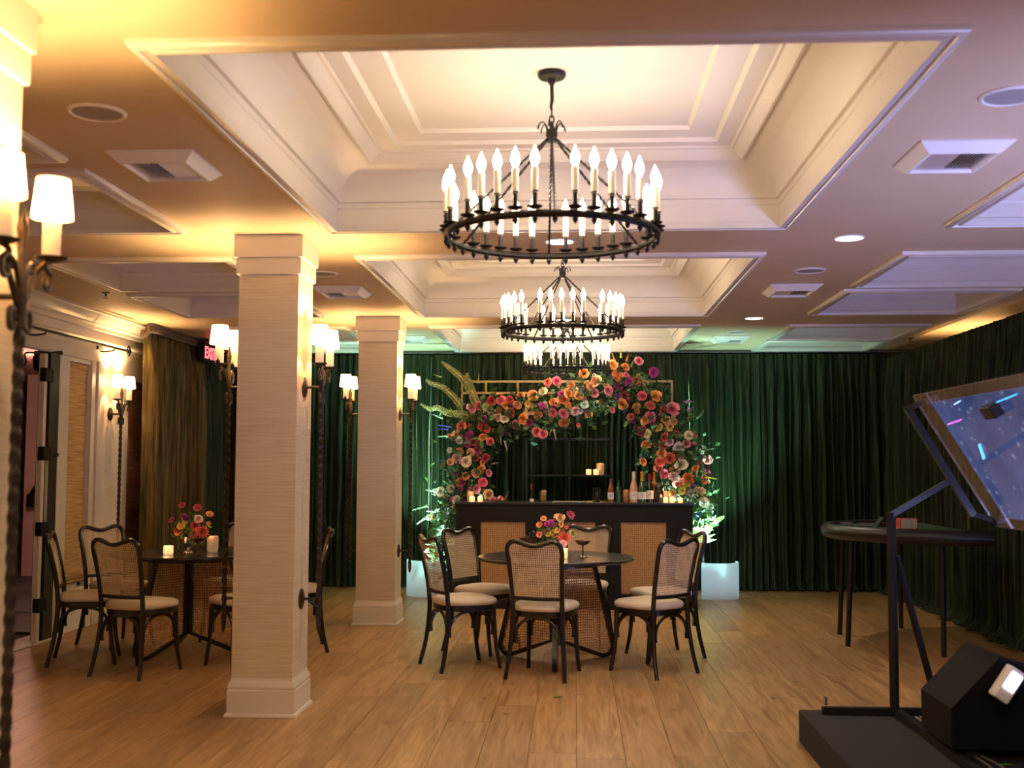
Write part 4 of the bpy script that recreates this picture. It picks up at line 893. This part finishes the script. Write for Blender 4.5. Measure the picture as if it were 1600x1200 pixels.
for (px, py, col, dx, dz, s_) in ((706,668,'blue',-1,.15,.03),(702,672,'violet',-1,.05,.028),(716,738,'blue',-.9,.2,.025),(695,721,'blue',-1,.1,.018),(700,682,'mint',-1,-.1,.03),(693,655,'mint',-1,.4,.026),(712,650,'lime',-.5,.8,.024),(748,600,'lime',.1,1,.026),(760,610,'yellow',.2,1,.024),(790,690,'white',.25,-1,.030),(783,682,'cream',.1,-1,.026),(866,672,'cream',.2,-1,.026),(862,672,'lime',-.3,-1,.022),(903,652,'plum',-.1,-1,.022),(770,725,'cream',1,.15,.024),(770,790,'rust',.8,.5,.024),(790,780,'rust',.5,.9,.022),(670,790,'mint',-1,-.3,.034),(690,800,'white',-1,.1,.030),(668,808,'white',-.8,-.6,.030),(692,770,'white',-1,.2,.034),(690,840,'white',-.9,-.2,.03),(1092,740,'lime',1,.3,.026),(1098,744,'yellow',1,-.2,.024),(1070,655,'cream',1,.3,.024),(1075,695,'violet',1,.2,.02),(1090,705,'mint',1,.2,.03),(970,560,'lime',-.1,1,.030),(978,566,'orange',.3,1,.028),(962,570,'orange',-.4,1,.028),(985,575,'green',.4,.9,.03),(1085,655,'mint',.8,.6,.02),(690,590,'lime',-1,.3,.020)):
    X, Z = Q(px, py); o = flower(arch, 'larkspur', col, (X, -.12, Z), s_, (dx, -.35, dz), rg)
# foxtail lilies
def foxtail(pts, r):
    P = catmull([(Q(px, py)[0], -.08, Q(px, py)[1]) for px, py in pts], 10); b = MB(); k = len(P); rr = random.Random(int(pts[0][0]))
    for i, p in enumerate(P):
        f = i / (k - 1); rad = r * (1 - f) ** .55 + .006
        t_ = (P[min(i + 1, k - 1)] - P[max(i - 1, 0)]).normalized(); x_ = t_.orthogonal().normalized(); y_ = t_.cross(x_)
        for q in range(7):
            a = q * 2 * PI / 7 + i * .6; d = (x_ * math.cos(a) + y_ * math.sin(a)); c = p + d * rad * .55 + t_ * rr.uniform(-.01, .01); s_ = rad * .5
            b.add([c, c + d * s_ + t_ * s_ * .8, c + d * s_ * 1.2 + y_ * s_ * .6, c + d * s_ * 1.1 - t_ * s_ * .6, c + d * s_ * 1.2 - y_ * s_ * .6], [(0, 1, 2), (0, 2, 3), (0, 3, 4), (0, 4, 1)])
    b.tube(P, [r * .5, .004], 6)
    o = ob('foxtail_lily', raw(b, 'foxtail_lily', mat('foxtail_cream', (.62, .56, .24), .7, var=.3, vscale=40)), arch); return o
foxtail([(746,635),(735,610),(722,592),(708,580),(698,572),(690,566)], .034); foxtail([(742,625),(735,603),(731,592),(730,584)], .030)
foxtail([(722,636),(708,620),(692,606),(674,600),(666,594)], .030); foxtail([(742,652),(722,648),(700,646),(685,638),(672,640),(658,632)], .031)
foxtail([(1084,838),(1100,822),(1112,813),(1126,804)], .03)
# fan leaf beside the bar
b = MB()
for k in range(9):
    a = math.radians(10 + k * 13); X, Z = Q(1078, 845); ln = .26; c, s_ = math.cos(a), math.sin(a)
    b.add([(X, -.1, Z), (X + c * ln * .6 - s_ * .022, -.12, Z + s_ * ln * .6 + c * .022), (X + c * ln, -.13, Z + s_ * ln), (X + c * ln * .6 + s_ * .022, -.12, Z + s_ * ln * .6 - c * .022)], [(0, 1, 2, 3)])
ob('fan_leaf', raw(b, 'fan_leaf', mat('pale_palm', (.42, .44, .18), .6, var=.2)), arch)

# ------------------------------------------------------------------ bar
bar = thing('bar_counter', (-.015, 11.1, 0), 'black bar counter with three woven cane front panels', 'bar')
bb = MB(); W2 = 1.17
pan_x = [(-.922, -.477), (-.223, .213), (.465, .910)]; z0p, z1p = .156, .855
xsb = [-W2] + [v for p in pan_x for v in p] + [W2]
for k in range(0, 8, 2): bb.box(xsb[k], xsb[k + 1], 0, .04, 0, 1.02)
for a, b_ in pan_x: bb.box(a, b_, 0, .04, 0, z0p); bb.box(a, b_, 0, .04, z1p, 1.02)
bb.box(-W2, -W2 + .04, .04, .60, 0, 1.02); bb.box(W2 - .04, W2, .04, .60, 0, 1.02); bb.box(-W2 + .04, W2 - .04, .30, .58, .55, .58)
bb.build('body', black_matte, bar)
MB().box(-W2 - .012, W2 + .012, -.012, .61, 1.02, 1.046, .004).build('counter_top', mat('black_satin_top', (.012, .012, .012), .3, var=.2), bar)
for a, b_ in pan_x: MB().box(-(b_ - a) / 2, (b_ - a) / 2, 0, .01, 0, z1p - z0p).build('cane_panel', cane_bar, bar, ((a + b_) / 2, .012, z0p))
# back-bar shelf and brass frame
sh = thing('back_bar_shelf', (-.065, 12.55, 0), 'thin black metal open shelf standing behind the bar', 'shelf')
for xx in (-.48, 0, .48):
    for yy in (0, .22): MB().box(xx - .012, xx + .012, yy - .012, yy + .012, 0, 1.72, .002).build('upright', steel_blk, sh)
for zz in (.70, 1.30, 1.71): MB().box(-.48, .48, -.012, .232, zz - .012, zz + .006, .002).build('shelf_board', steel_blk, sh)
bf = thing('brass_frame', (-.095, 12.50, 0), 'brass rectangular backdrop frame showing above the floral arch', 'frame')
def bbar(x0, x1, z0, z1, n='rail', y0=-.0125): MB().box(x0, x1, y0, y0 + .025, z0, z1, .002).build(n, brass, bf)
bbar(-1.19, 1.19, 2.338, 2.363); bbar(-1.19, 1.07, 2.21, 2.235)
for xx in (-1.19, 1.165): bbar(xx, xx + .025, 0, 2.338, 'upright')
bbar(1.045, 1.07, 1.2, 2.21, 'upright')
for xx in (-.92, -.56, -.1, .4, .8): bbar(xx, xx + .025, 2.235, 2.338, 'spacer')
# white shields hiding the uplights
def shield(x, y, a0, a1, label, R=.235, k=1.):
    t = thing('uplight_shield', (x, y, 0), label, 'light shield', 'curved white uplight shields'); seg = 18; rings = []
    for rr, z in ((R, 0), (R, .385), (R - .008, .385), (R - .008, 0)):
        rings.append([(rr * math.cos(math.radians(a0 + (a1 - a0) * j / seg)), rr * math.sin(math.radians(a0 + (a1 - a0) * j / seg)), z) for j in range(seg + 1)])
    rings.append(rings[0]); b = MB(); b.loft(rings, closed=False); b.build('curved_panel', shield_mat, t, ang=40)
    u_ = thing('uplight', (x, y + .02, 0), label.replace('curved white acrylic shield', 'small black floor uplight behind the shield'), 'uplight', 'floor uplights')
    MB().lathe([(.0, 0), (.07, 0), (.075, .02), (.075, .12), (.065, .13), (.0, .13)], 16).build('housing', black_plastic, u_)
    MB().lathe([(.0, .131), (.058, .131), (.058, .133), (.0, .133)], 16).build('lens', emis('uplight_lens', (.6, 1, .9), 6), u_)
shield(-1.60, 12.20, -200, -40, 'curved white acrylic shield on the floor beside the far column')
shield(1.515, 12.18, -140, 20, 'curved white acrylic shield on the floor beside the sideways chair')
light('uplight_beam', 'SPOT', (-1.66, 12.02, .16), 380, C_UP, .04, (-1.22, 12.10, 1.5), .75, .9)
light('uplight_beam', 'SPOT', (1.58, 12.0, .16), 240, C_UP, .04, (1.24, 12.08, 1.4), .7, .9)
for _x in (-1.60, 1.515): light('uplight_spill', 'POINT', (_x, 12.24, .20), 2.2, (.72, .90, 1.0), .05)
light('uplight_beam', 'SPOT', (-1.62, 12.13, .15), P_UP, C_UP, .05, (-1.42, 12.62, 2.3), 1.7, .9)
light('uplight_beam', 'SPOT', (1.53, 12.10, .15), P_UP * .5, C_UP, .05, (1.34, 12.55, 2.3), 1.6, .9)

# ------------------------------------------------------------------ things on the bar
BT = 1.046
def bottle(x, y, h, r, glass, label, foil=None, foilh=.3, lab=None, style='wine', mark=True):
    t = thing('bottle', (x, y, BT), label, 'bottle', 'bottles on the bar')
    if style == 'beer': pf_ = [(0, 0), (r, 0), (r, h * .52), (r * .85, h * .62), (r * .45, h * .76), (r * .40, h * .95), (r * .45, h * .96), (r * .45, h), (0, h)]
    elif style == 'sparkling': pf_ = [(0, 0), (r, 0), (r, h * .40), (r * .9, h * .52), (r * .5, h * .70), (r * .36, h * .85), (r * .42, h * .9), (r * .42, h * .99), (r * .3, h), (0, h)]
    else: pf_ = [(0, 0), (r, 0), (r, h * .55), (r * .9, h * .64), (r * .42, h * .74), (r * .38, h * .97), (r * .42, h * .98), (r * .42, h), (0, h)]
    MB().lathe(pf_, 16).build('glass_body', glass, t)
    if foil: MB().lathe([(r * .52, h * (1 - foilh)), (r * .42, h * (1 - foilh * .6)), (r * .46, h * .93), (r * .46, h * 1.005), (0, h * 1.01)], 14).build('foil', foil, t)
    if lab:
        z0, z1, mt = lab; rr = r * 1.03; n = 12; b = MB()
        b.loft([[(rr * math.cos(-PI + PI * j / n), rr * math.sin(-PI + PI * j / n), z) for j in range(n + 1)] for z in (h * z0, h * z1)], closed=False)
        lo = b.build('label', mt, t)
        if mark:
            zc = h * (z0 + z1) / 2; q = r * .5
            MB().tube(catmull([(-q, -rr * .93 - .001, zc - .006), (-q * .4, -rr * 1.02, zc + .010), (0, -rr * 1.03, zc - .008), (q * .5, -rr * 1.01, zc + .012), (q, -rr * .93 - .001, zc + .0)], 4), .0016, 4).build('printed_mark', ink, lo)
orange_lab = mat('amber_label', (.62, .34, .06), .6, var=.1)
bottle(.357, 11.27, .235, .031, amber_glass, 'amber beer bottle with white and gold label at the end of the bottle row', None, .3, (.12, .42, paper), 'beer')
bottle(.434, 11.30, .222, .030, green_glass, 'small green beer bottle next to the amber one', None, .3, (.14, .40, green_glass), 'beer', False)
can = thing('drink_can', (.511, 11.29, BT), 'short orange and brown drink can between beer bottle and pink sparkling bottle', 'can')
MB().lathe([(0, 0), (.026, 0), (.031, .008), (.031, .115), (.026, .124), (.0, .122)], 18).build('can_body', mat('orange_can', (.42, .20, .09), .35, .3, var=.4, vscale=30), can); MB().lathe([(0, .1235), (.025, .1235), (.025, .126), (0, .126)], 16).build('lid', silver, can)
bottle(.588, 11.28, .305, .042, rose_glass, 'pink sparkling wine bottle with white foil neck', white_foil, .34, (.10, .36, paper), 'sparkling')
bottle(.671, 11.27, .305, .042, green_glass, 'green sparkling wine bottle with gold foil neck and white label', gold_foil, .30, (.10, .34, paper), 'sparkling')
bottle(.748, 11.29, .285, .038, dark_glass, 'dark wine bottle with red foil and plain white label', red_foil, .22, (.12, .42, paper), 'wine')
bottle(.842, 11.30, .262, .045, dark_glass, 'plain black bottle without label beside the candles', None, .2, None, 'wine')
bottle(.800, 11.40, .30, .026, orange_glass, 'tall narrow orange liqueur bottle behind the dark wine bottle', None, .2, None, 'wine')
dp = thing('dropper_bottle', (-.436, 11.28, BT), 'tiny dark bitters bottle with red cap and white base label on the bar', 'bottle')
MB().lathe([(0, 0), (.022, 0), (.022, .035), (.012, .06), (.008, .12), (0, .12)], 12).build('glass_body', dark_glass, dp); MB().lathe([(.0225, .002), (.0228, .03)], 12).build('label', paper, dp); MB().lathe([(.010, .118), (.012, .122), (.011, .18), (0, .182)], 10).build('cap', red_foil, dp)
pg = thing('garnish_glass', (-.32, 11.28, BT), 'clear tumbler packed with tan garnish sticks on the bar', 'glass')
MB().lathe([(0, 0), (.036, 0), (.040, .10), (.038, .10), (.034, .006), (0, .006)], 18).build('tumbler', clear_glass, pg)
rg = random.Random(5)
for k in range(26):
    a = rg.uniform(0, 6.28); d_ = rg.uniform(0, .026); MB().tube([(d_ * math.cos(a), d_ * math.sin(a), .008), (d_ * 1.2 * math.cos(a), d_ * 1.2 * math.sin(a), rg.uniform(.105, .122))], .004, 5).build('stick', mat('pale_wood', (.55, .40, .20), .7, var=.2), pg)
jg = thing('straw_glass', (.215, 11.28, BT), 'clear tumbler of black straws on the bar', 'glass')
MB().lathe([(0, 0), (.038, 0), (.042, .10), (.040, .10), (.036, .006), (0, .006)], 18).build('tumbler', clear_glass, jg)
for k in range(22):
    a = rg.uniform(0, 6.28); d_ = rg.uniform(0, .028); MB().tube([(d_ * math.cos(a), d_ * math.sin(a), .008), (d_ * 1.25 * math.cos(a), d_ * 1.25 * math.sin(a), rg.uniform(.13, .15))], .0035, 5).build('straw', black_plastic, jg)
tag(MB().box(-.17, .17, -.06, .06, 0, .010, .004).build('bar_tray', silver, None, (-.055, 11.24, BT)), 'low silver bar tray lying flat in the middle of the bar', 'tray')
def votive_candle(name, x, y, z, r, h, label, group, tall=False, k=.25):
    t = thing(name, (x, y, z), label, 'candle', group)
    MB().lathe([(0, 0), (r * .85, 0), (r, h * .15), (r, h * .97), (r * .96, h), (r * .92, h * .97), (r * .92, h * .1), (0, h * .1)], 16).build('glass_cup', votive if not tall else mat('smoky_amber_glass', (.30, .16, .08), .15, var=.2, emit=(1, .6, .3), estr=.10), t)
    MB().lathe([(0, h * .12), (r * .9, h * .12), (r * .9, h * .5), (0, h * .5)], 14).build('wax', wax, t)
    MB().lathe([(0, h * .52), (.006, h * .52 + .006), (.007, h * .52 + .014), (.003, h * .52 + .026), (0, h * .52 + .032)], 8).build('flame', flame, t)
    light('candle_glow', 'POINT', (x, y - r - .01, z + h + .02), k, (1, .55, .22), .02)
g = 'small lit votive candles'
votive_candle('candle', -1.06, 11.33, BT, .036, .10, 'tall smoky candle glass at the flowered left end of the bar', g, True)
votive_candle('candle', -1.035, 11.22, BT, .026, .05, 'small lit votive in front of the smoky glass by the bar corner', g)
votive_candle('candle', -.955, 11.25, BT, .026, .05, 'small lit votive standing alone beside the salmon rose', g)
votive_candle('candle', .905, 11.36, BT, .036, .11, 'tall smoky candle glass next to the plain black bottle', g, True)
votive_candle('candle', .90, 11.22, BT, .024, .05, 'small lit votive at the foot of the plain black bottle', g)
votive_candle('candle', .965, 11.24, BT, .026, .05, 'small lit votive under the yellow poppies on the bar', g)
votive_candle('candle', 1.05, 11.25, BT, .024, .045, 'small lit votive nearest the white rose at the bar end', g)
votive_candle('candle', .152, 12.60, 1.3065, .03, .06, 'lit votive alone on the black back shelf', g)
votive_candle('candle', .235, 12.59, 1.3065, .03, .06, 'lit votive in front of the tall glass on the back shelf', g)
votive_candle('candle', .285, 12.68, 1.3065, .045, .13, 'tall amber candle glass on the black back shelf', g, True)

# ------------------------------------------------------------------ table centrepieces
def coupe(x, y, z, label):
    t = thing('coupe_glass', (x, y, z), label, 'glass', 'dark coupe glasses')
    MB().lathe([(0, 0), (.034, 0), (.034, .004), (.006, .010), (.005, .075), (.008, .082), (.035, .092), (.052, .108), (.056, .118), (.052, .118), (.03, .098), (0, .09)], 20).build('glass', mat('bronze_glass', (.16, .09, .05), .15, .5, var=.2), t)
def centrepiece(x, y, z, blooms, label, vh=.11):
    t = thing('flower_vase', (x, y, z), label, 'flower vase', 'silver vases of flowers')
    MB().lathe([(0, 0), (.036, 0), (.034, .008), (.012, .018), (.012, .026), (.036, .045), (.050, .080), (.052, vh), (.048, vh), (.044, .075), (0, .05)], 20).build('vase', silver, t)
    rr = random.Random(int(abs(x) * 100))
    for (kind, col, dx, dz, s_) in blooms:
        p = (dx, -.03 - rr.uniform(-.03, .06), vh + dz); n = Vector((dx * 3, -.8, .5 + dz))
        flower(t, kind, col, p, s_, n, rr)
        MB().tube(catmull([(dx * .05, 0, vh - .03), (dx * .45, -.01, vh + dz * .55), (dx, p[1] + .01, vh + dz - .005)], 4), .0022, 5).build('stem', stem_green, t)
    leaf_cloud([((rr.uniform(-.08, .08), 0, vh + rr.uniform(.0, .10)), .09) for _ in range(12)], 9, .1, .05, rr, .07, 'foliage', t, mat('bright_leaf', (.10, .17, .035), .55, var=.5, vscale=20))
TT = .756
centrepiece(-.16, 8.26, TT, [('dahlia', 'coral', .075, .015, .062), ('rose', 'yellow', -.005, .06, .024), ('rose', 'yellow', .03, .075, .022), ('rose', 'yellow', .005, .035, .024), ('rose', 'yellow', -.035, .045, .022), ('rose', 'lime', .14, .05, .026), ('carnation', 'magenta', -.02, .125, .034), ('carnation', 'magenta', -.045, .12, .024), ('rose', 'peach', .05, .165, .036), ('rose', 'peach', .025, .17, .026), ('poppy', 'crimson', .125, .19, .032), ('poppy', 'crimson', .13, .165, .02), ('rose', 'yellow', .055, .12, .022), ('poppy', 'orange', -.07, .16, .024), ('poppy', 'orange', -.10, .115, .026), ('poppy', 'coral', -.10, .045, .024), ('poppy', 'coral', -.06, .06, .026), ('poppy', 'red', .095, .10, .018), ('carnation', 'pale', .07, -.02, .034), ('rose', 'cream', .06, .145, .018)],
            'silver footed vase with coral dahlia and yellow blooms on the bar-side table')
centrepiece(-2.905, 8.30, TT, [('dahlia', 'coral', .115, .035, .062), ('dahlia', 'coral', .05, .075, .05), ('rose', 'coral', -.065, .045, .036), ('poppy', 'yellow', -.03, .085, .036), ('poppy', 'yellow', -.02, .115, .036), ('rose', 'yellow', -.045, .10, .024), ('poppy', 'crimson', -.04, .235, .030), ('poppy', 'crimson', .065, .215, .034), ('poppy', 'orange', .16, .17, .030), ('poppy', 'orange', .15, .10, .018), ('rose', 'pale', .09, .135, .036), ('poppy', 'plum', -.13, .125, .028), ('poppy', 'plum', -.03, .155, .026), ('carnation', 'plum', .01, .14, .028), ('rose', 'red', .04, .02, .026), ('rose', 'hot', .11, -.02, .024)],
            'silver goblet vase with coral dahlias and dark poppies on the table by the doorway', .115)
coupe(.055, 8.16, TT, 'dark coupe glass on the bar-side table'); coupe(-2.785, 8.18, TT, 'dark coupe glass beside the goblet vase on the doorway table')
votive_candle('candle', -.085, 8.05, TT, .032, .07, 'faceted lit votive on the bar-side table beside the coupe', g)
votive_candle('candle', -3.0, 8.14, TT, .036, .06, 'round lit votive left of the goblet vase on the doorway table', g)
votive_candle('candle', -2.74, 8.36, TT, .042, .12, 'tall half-lit candle glass behind the coupe on the doorway table', g, True)
bw = thing('candle_bowl', (-.355, 8.42, TT), 'squat brown glass bowl behind the front chair on the bar-side table', 'bowl')
MB().lathe([(0, 0), (.05, 0), (.062, .02), (.064, .115), (.060, .115), (.056, .02), (0, .012)], 20).build('bowl', mat('brown_glass', (.10, .04, .02), .12, var=.2), bw)

# ------------------------------------------------------------------ card table
pt = thing('card_table', (2.55, 9.3, 0), 'half-round green felt card table with black padded rim on slim legs', 'card table')
hx, RXT, RYT = .50, .97, .86
crv = [(hx, -RYT, 0)] + [(hx - RXT * math.cos(a) if 0 else hx - RXT * math.cos(a), RYT * math.sin(a), 0) for a in [(-PI / 2 + PI * k / 40) for k in range(1, 40)]] + [(hx, RYT, 0)]
MB().prism([(p[0], p[1]) for p in crv], 'z', .83, .885).build('tabletop', black_matte, pt)
MB().prism([(hx + (p[0] - hx) * .95, p[1] * .95) for p in crv], 'z', .885, .918).build('felt', felt, pt)
MB().tube([Vector((hx + .01, -RYT, .89))] + [Vector((p[0], p[1], .89)) for p in crv[1:-1]] + [Vector((hx + .01, RYT, .89))], .058, 12).build('padded_rim', leather, pt)
MB().box(hx - .03, hx + .02, -RYT, RYT, .84, .90, .006).build('dealer_edge', black_matte, pt)
for (fx, fy, tx_, ty_) in ((2.145, 9.04, 2.20, 9.08), (2.74, 8.585, 2.76, 8.62), (2.846, 10.05, 2.83, 9.98), (2.228, 9.67, 2.26, 9.62)):
    MB().tube([(fx - 2.55, fy - 9.3, 0), (tx_ - 2.55, ty_ - 9.3, .84)], .020, 4).build('leg', steel_blk, pt)
FZ = .9185
def card_deck(x, y, rz, mt, label, n=1, sx=.064, sy=.089, h=.018):
    t = thing('card_deck', (x, y, FZ), label, 'card deck', None, rz); MB().box(-sx / 2, sx / 2, -sy / 2, sy / 2, 0, h, .002).build('box', mt, t)
    MB().box(-sx / 2 + .008, sx / 2 - .008, -sy / 2 - .0008, -sy / 2 + .001, .004, h - .004).build('band', paper, t)
red_box = mat('red_card_box', (.50, .06, .045), .4, var=.1)
card_deck(2.64, 9.12, .2, red_box, 'red boxed card decks stacked on the card table', 1, .15, .09, .085)
card_deck(2.50, 9.02, -.3, paper, 'loose white playing card pack lying in front of the red boxes', 1, .09, .06, .012)
for (x, y, lb) in ((2.29, 9.62, 'flat chrome card holder near the curved rim of the card table'), (2.40, 9.45, 'flat chrome chip clip on the card table felt')):
    t = thing('chip_clip', (x, y, FZ), lb, 'chip clip'); MB().box(-.06, .06, -.03, .03, 0, .012, .003).build('plate', silver, t); MB().tube([(-.05, 0, .02), (.05, 0, .02)], .008, 8).build('bar', silver, t)
dh = thing('card_shoe', (2.55, 9.42, FZ), 'dark tilted card shoe with a light edge in the middle of the card table', 'card shoe')
MB().prism([(-.08, 0), (.08, 0), (.08, .03), (-.02, .08)], 'y', -.06, .06).build('body', black_plastic, dh); MB().box(-.03, .06, -.062, -.058, .03, .036).build('light_edge', silver, dh)

# ------------------------------------------------------------------ stage platform with tilted glass panel
pl = tag(MB().box(1.152, 3.18, 3.0, 5.945, 0, .165, .006).build('stage_platform', carpet), 'low black carpeted stage platform under the tilted glass panel', 'platform')
PZ = .165
st = thing('glass_stand', (1.61, 5.83, PZ), 'black tube stand holding the tilted glass panel', 'stand')
def bar_(p, q, n, r=.021): MB().tube([(p[0] - 1.61, p[1] - 5.83, p[2] - PZ), (q[0] - 1.61, q[1] - 5.83, q[2] - PZ)], r, 4, flat=1.).build(n, steel_blk, st)
bar_((1.61, 5.83, PZ), (1.613, 5.83, 1.185), 'post', .024)
bar_((1.25, 5.84, PZ + .021), (1.98, 5.84, PZ + .021), 'foot_bar', .024)
bar_((1.62, 5.83, PZ + .021), (1.64, 3.4, PZ + .021), 'foot_bar', .024)
bar_((1.613, 5.83, 1.172), (1.915, 5.83, 1.350), 'arm', .020)
bar_((1.705, 5.83, 1.722), (2.025, 5.83, 1.172), 'tilt_tube', .024)
bar_((1.636, 5.83, .965), (1.83, 5.84, PZ + .03), 'brace', .018)
for (a, c, e) in (((1.69, 1.712), (1.80, 1.755), 'clamp_bracket'), ((2.02, 1.178), (2.135, 1.148), 'clamp_bracket')):
    bar_((a[0], 5.83, a[1]), (c[0], 5.80, c[1]), e, .019)
    k_ = MB().tube([(c[0] - 1.61 - .02, -.045, c[1] - PZ - .01), (c[0] - 1.61 + .05, -.03, c[1] - PZ + .012)], .020, 8).build('clamp', black_plastic, st)
bar_((1.705, 3.45, 1.722), (2.025, 3.45, 1.172), 'tilt_tube', .024); bar_((1.613, 3.45, PZ + .02), (1.613, 3.45, 1.185), 'post', .026); bar_((1.613, 3.45, 1.172), (1.915, 3.45, 1.35), 'arm', .020)
MB().tube([(-.34, .02, .045), (-.34, .02, .085)], .010, 8).build('foot_pin', silver, st)
# glass: local x runs along the room depth, local z up the slope
pA, pB = Vector((1.745, 5.86, 1.786)), Vector((2.150, 5.86, 1.118)); slope = (pA - pB); Ls = slope.length; zd = slope.normalized(); xd = Vector((0, -1, 0)); yd = zd.cross(xd)
gp = thing('reflecting_glass', pB, 'tilted see-through glass panel with a painted blue reflection above the stage platform', 'display')
gp.rotation_mode = 'QUATERNION'; gp.rotation_quaternion = Matrix((xd, yd, zd)).transposed().to_quaternion()
GL = 2.45
MB().box(.21, GL - .07, -.003, .003, .06, Ls - .055).build('painted_reflection', glass_reflection, gp)  # painted reflection, glowing instead of mirroring the unseen LED wall
fr = MB(); fr.box(0, .21, -.006, .006, 0, Ls); fr.box(GL - .07, GL, -.006, .006, 0, Ls); fr.box(.21, GL - .07, -.006, .006, 0, .06); fr.box(.21, GL - .07, -.006, .006, Ls - .055, Ls)
fr.build('clear_border', acrylic, gp)
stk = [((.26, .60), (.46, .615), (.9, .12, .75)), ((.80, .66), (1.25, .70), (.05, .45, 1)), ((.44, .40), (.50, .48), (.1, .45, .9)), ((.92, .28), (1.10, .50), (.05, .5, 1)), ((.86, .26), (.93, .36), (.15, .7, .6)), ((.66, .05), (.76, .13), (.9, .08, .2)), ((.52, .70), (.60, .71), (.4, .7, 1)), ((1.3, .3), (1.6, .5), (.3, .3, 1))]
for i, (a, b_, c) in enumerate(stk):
    M_ = MB(); M_.tube([(a[0], -.004, a[1]), (b_[0], -.004, b_[1])], .008, 6, flat=.3); M_.build('reflection_streak', emis('reflected_glint_%d' % i, c, 1.1), gp)  # glowing strokes painted as reflected lights
MB().box(.9, 1.02, -.05, .012, Ls - .16, Ls - .10, .004).build('edge_clip', black_plastic, gp)
# wedge speaker
ws = thing('floor_monitor', (1.60, 4.95, PZ), 'black wedge floor monitor box on the stage platform', 'speaker')
MB().prism([(.005, .055), (.005, .225), (.215, .445), (.36, .385), (.62, .30), (.62, .055)], 'y', 0, .42).build('cabinet', mat('black_speaker_paint', (.006, .006, .006), .75, spec=.15, var=.2, bump=.3, bscale=200), ws, ang=20)
for xx in (.08, .50): MB().box(xx, xx + .06, .05, .37, 0, .056, .004).build('foot', rubber, ws)
ml = thing('small_projector', (1.825, 4.93, .505), 'small white projector lamp with glowing window leaning on the black monitor', 'projector')
M_ = Matrix.Rotation(math.radians(34), 4, 'Y')
MB().box(-.035, .035, -.06, .012, -.075, .075, .006, M_).build('body', white_metal, ml); MB().box(-.024, .024, -.064, -.058, -.02, .055, 0, M_).build('lit_window', emis('projector_window', (.75, .85, 1), 4), ml)
MB().tube([(.0, -.03, -.07), (-.02, .03, -.14)], .012, 6).build('mount', steel_blk, ml)
# cables along the stand foot
for k, (dx, lb) in enumerate(((.03, 'grey cable lying along the stand foot on the platform'), (.055, 'thin dark cable drooping off beside the grey one'))):
    c = MB(); c.tube(catmull([(1.66 + dx, 5.75, PZ + .012), (1.68 + dx, 5.4, PZ + .010), (1.68 + dx, 5.1, PZ + .012), (1.66 + dx * 2, 4.8, PZ + .010), (1.60 + dx, 4.4, PZ + .010), (1.7, 3.8, PZ + .01)], 6), .006, 6)
    tag(c.build('cable', mat('grey_cable', (.16, .15, .14), .5, var=.2)), lb, 'cable', 'stage cables')
def leaf(x, y, z, rz, label):
    b = MB(); n = 6; pts = [(-.04 + .08 * i / n, .012 * math.sin(PI * i / n), .004 + .006 * math.sin(PI * i / n)) for i in range(n + 1)] + [(.04 - .08 * i / n, -.012 * math.sin(PI * i / n), .004 + .006 * math.sin(PI * i / n)) for i in range(1, n)]
    b.add(pts, [tuple(range(len(pts)))]); o = b.build('fallen_leaf', mat('fresh_leaf', (.10, .30, .04), .5, var=.2), None, (x, y, z), (0, 0, rz)); sm = o.modifiers.new('s', 'SOLIDIFY'); sm.thickness = .001
    tag(o, label, 'leaf')
leaf(-.11, 6.95, 0, .4, 'small green leaf fallen on the oak floor'); leaf(1.809, 4.90, PZ, .2, 'bright green leaf fallen on the black platform')
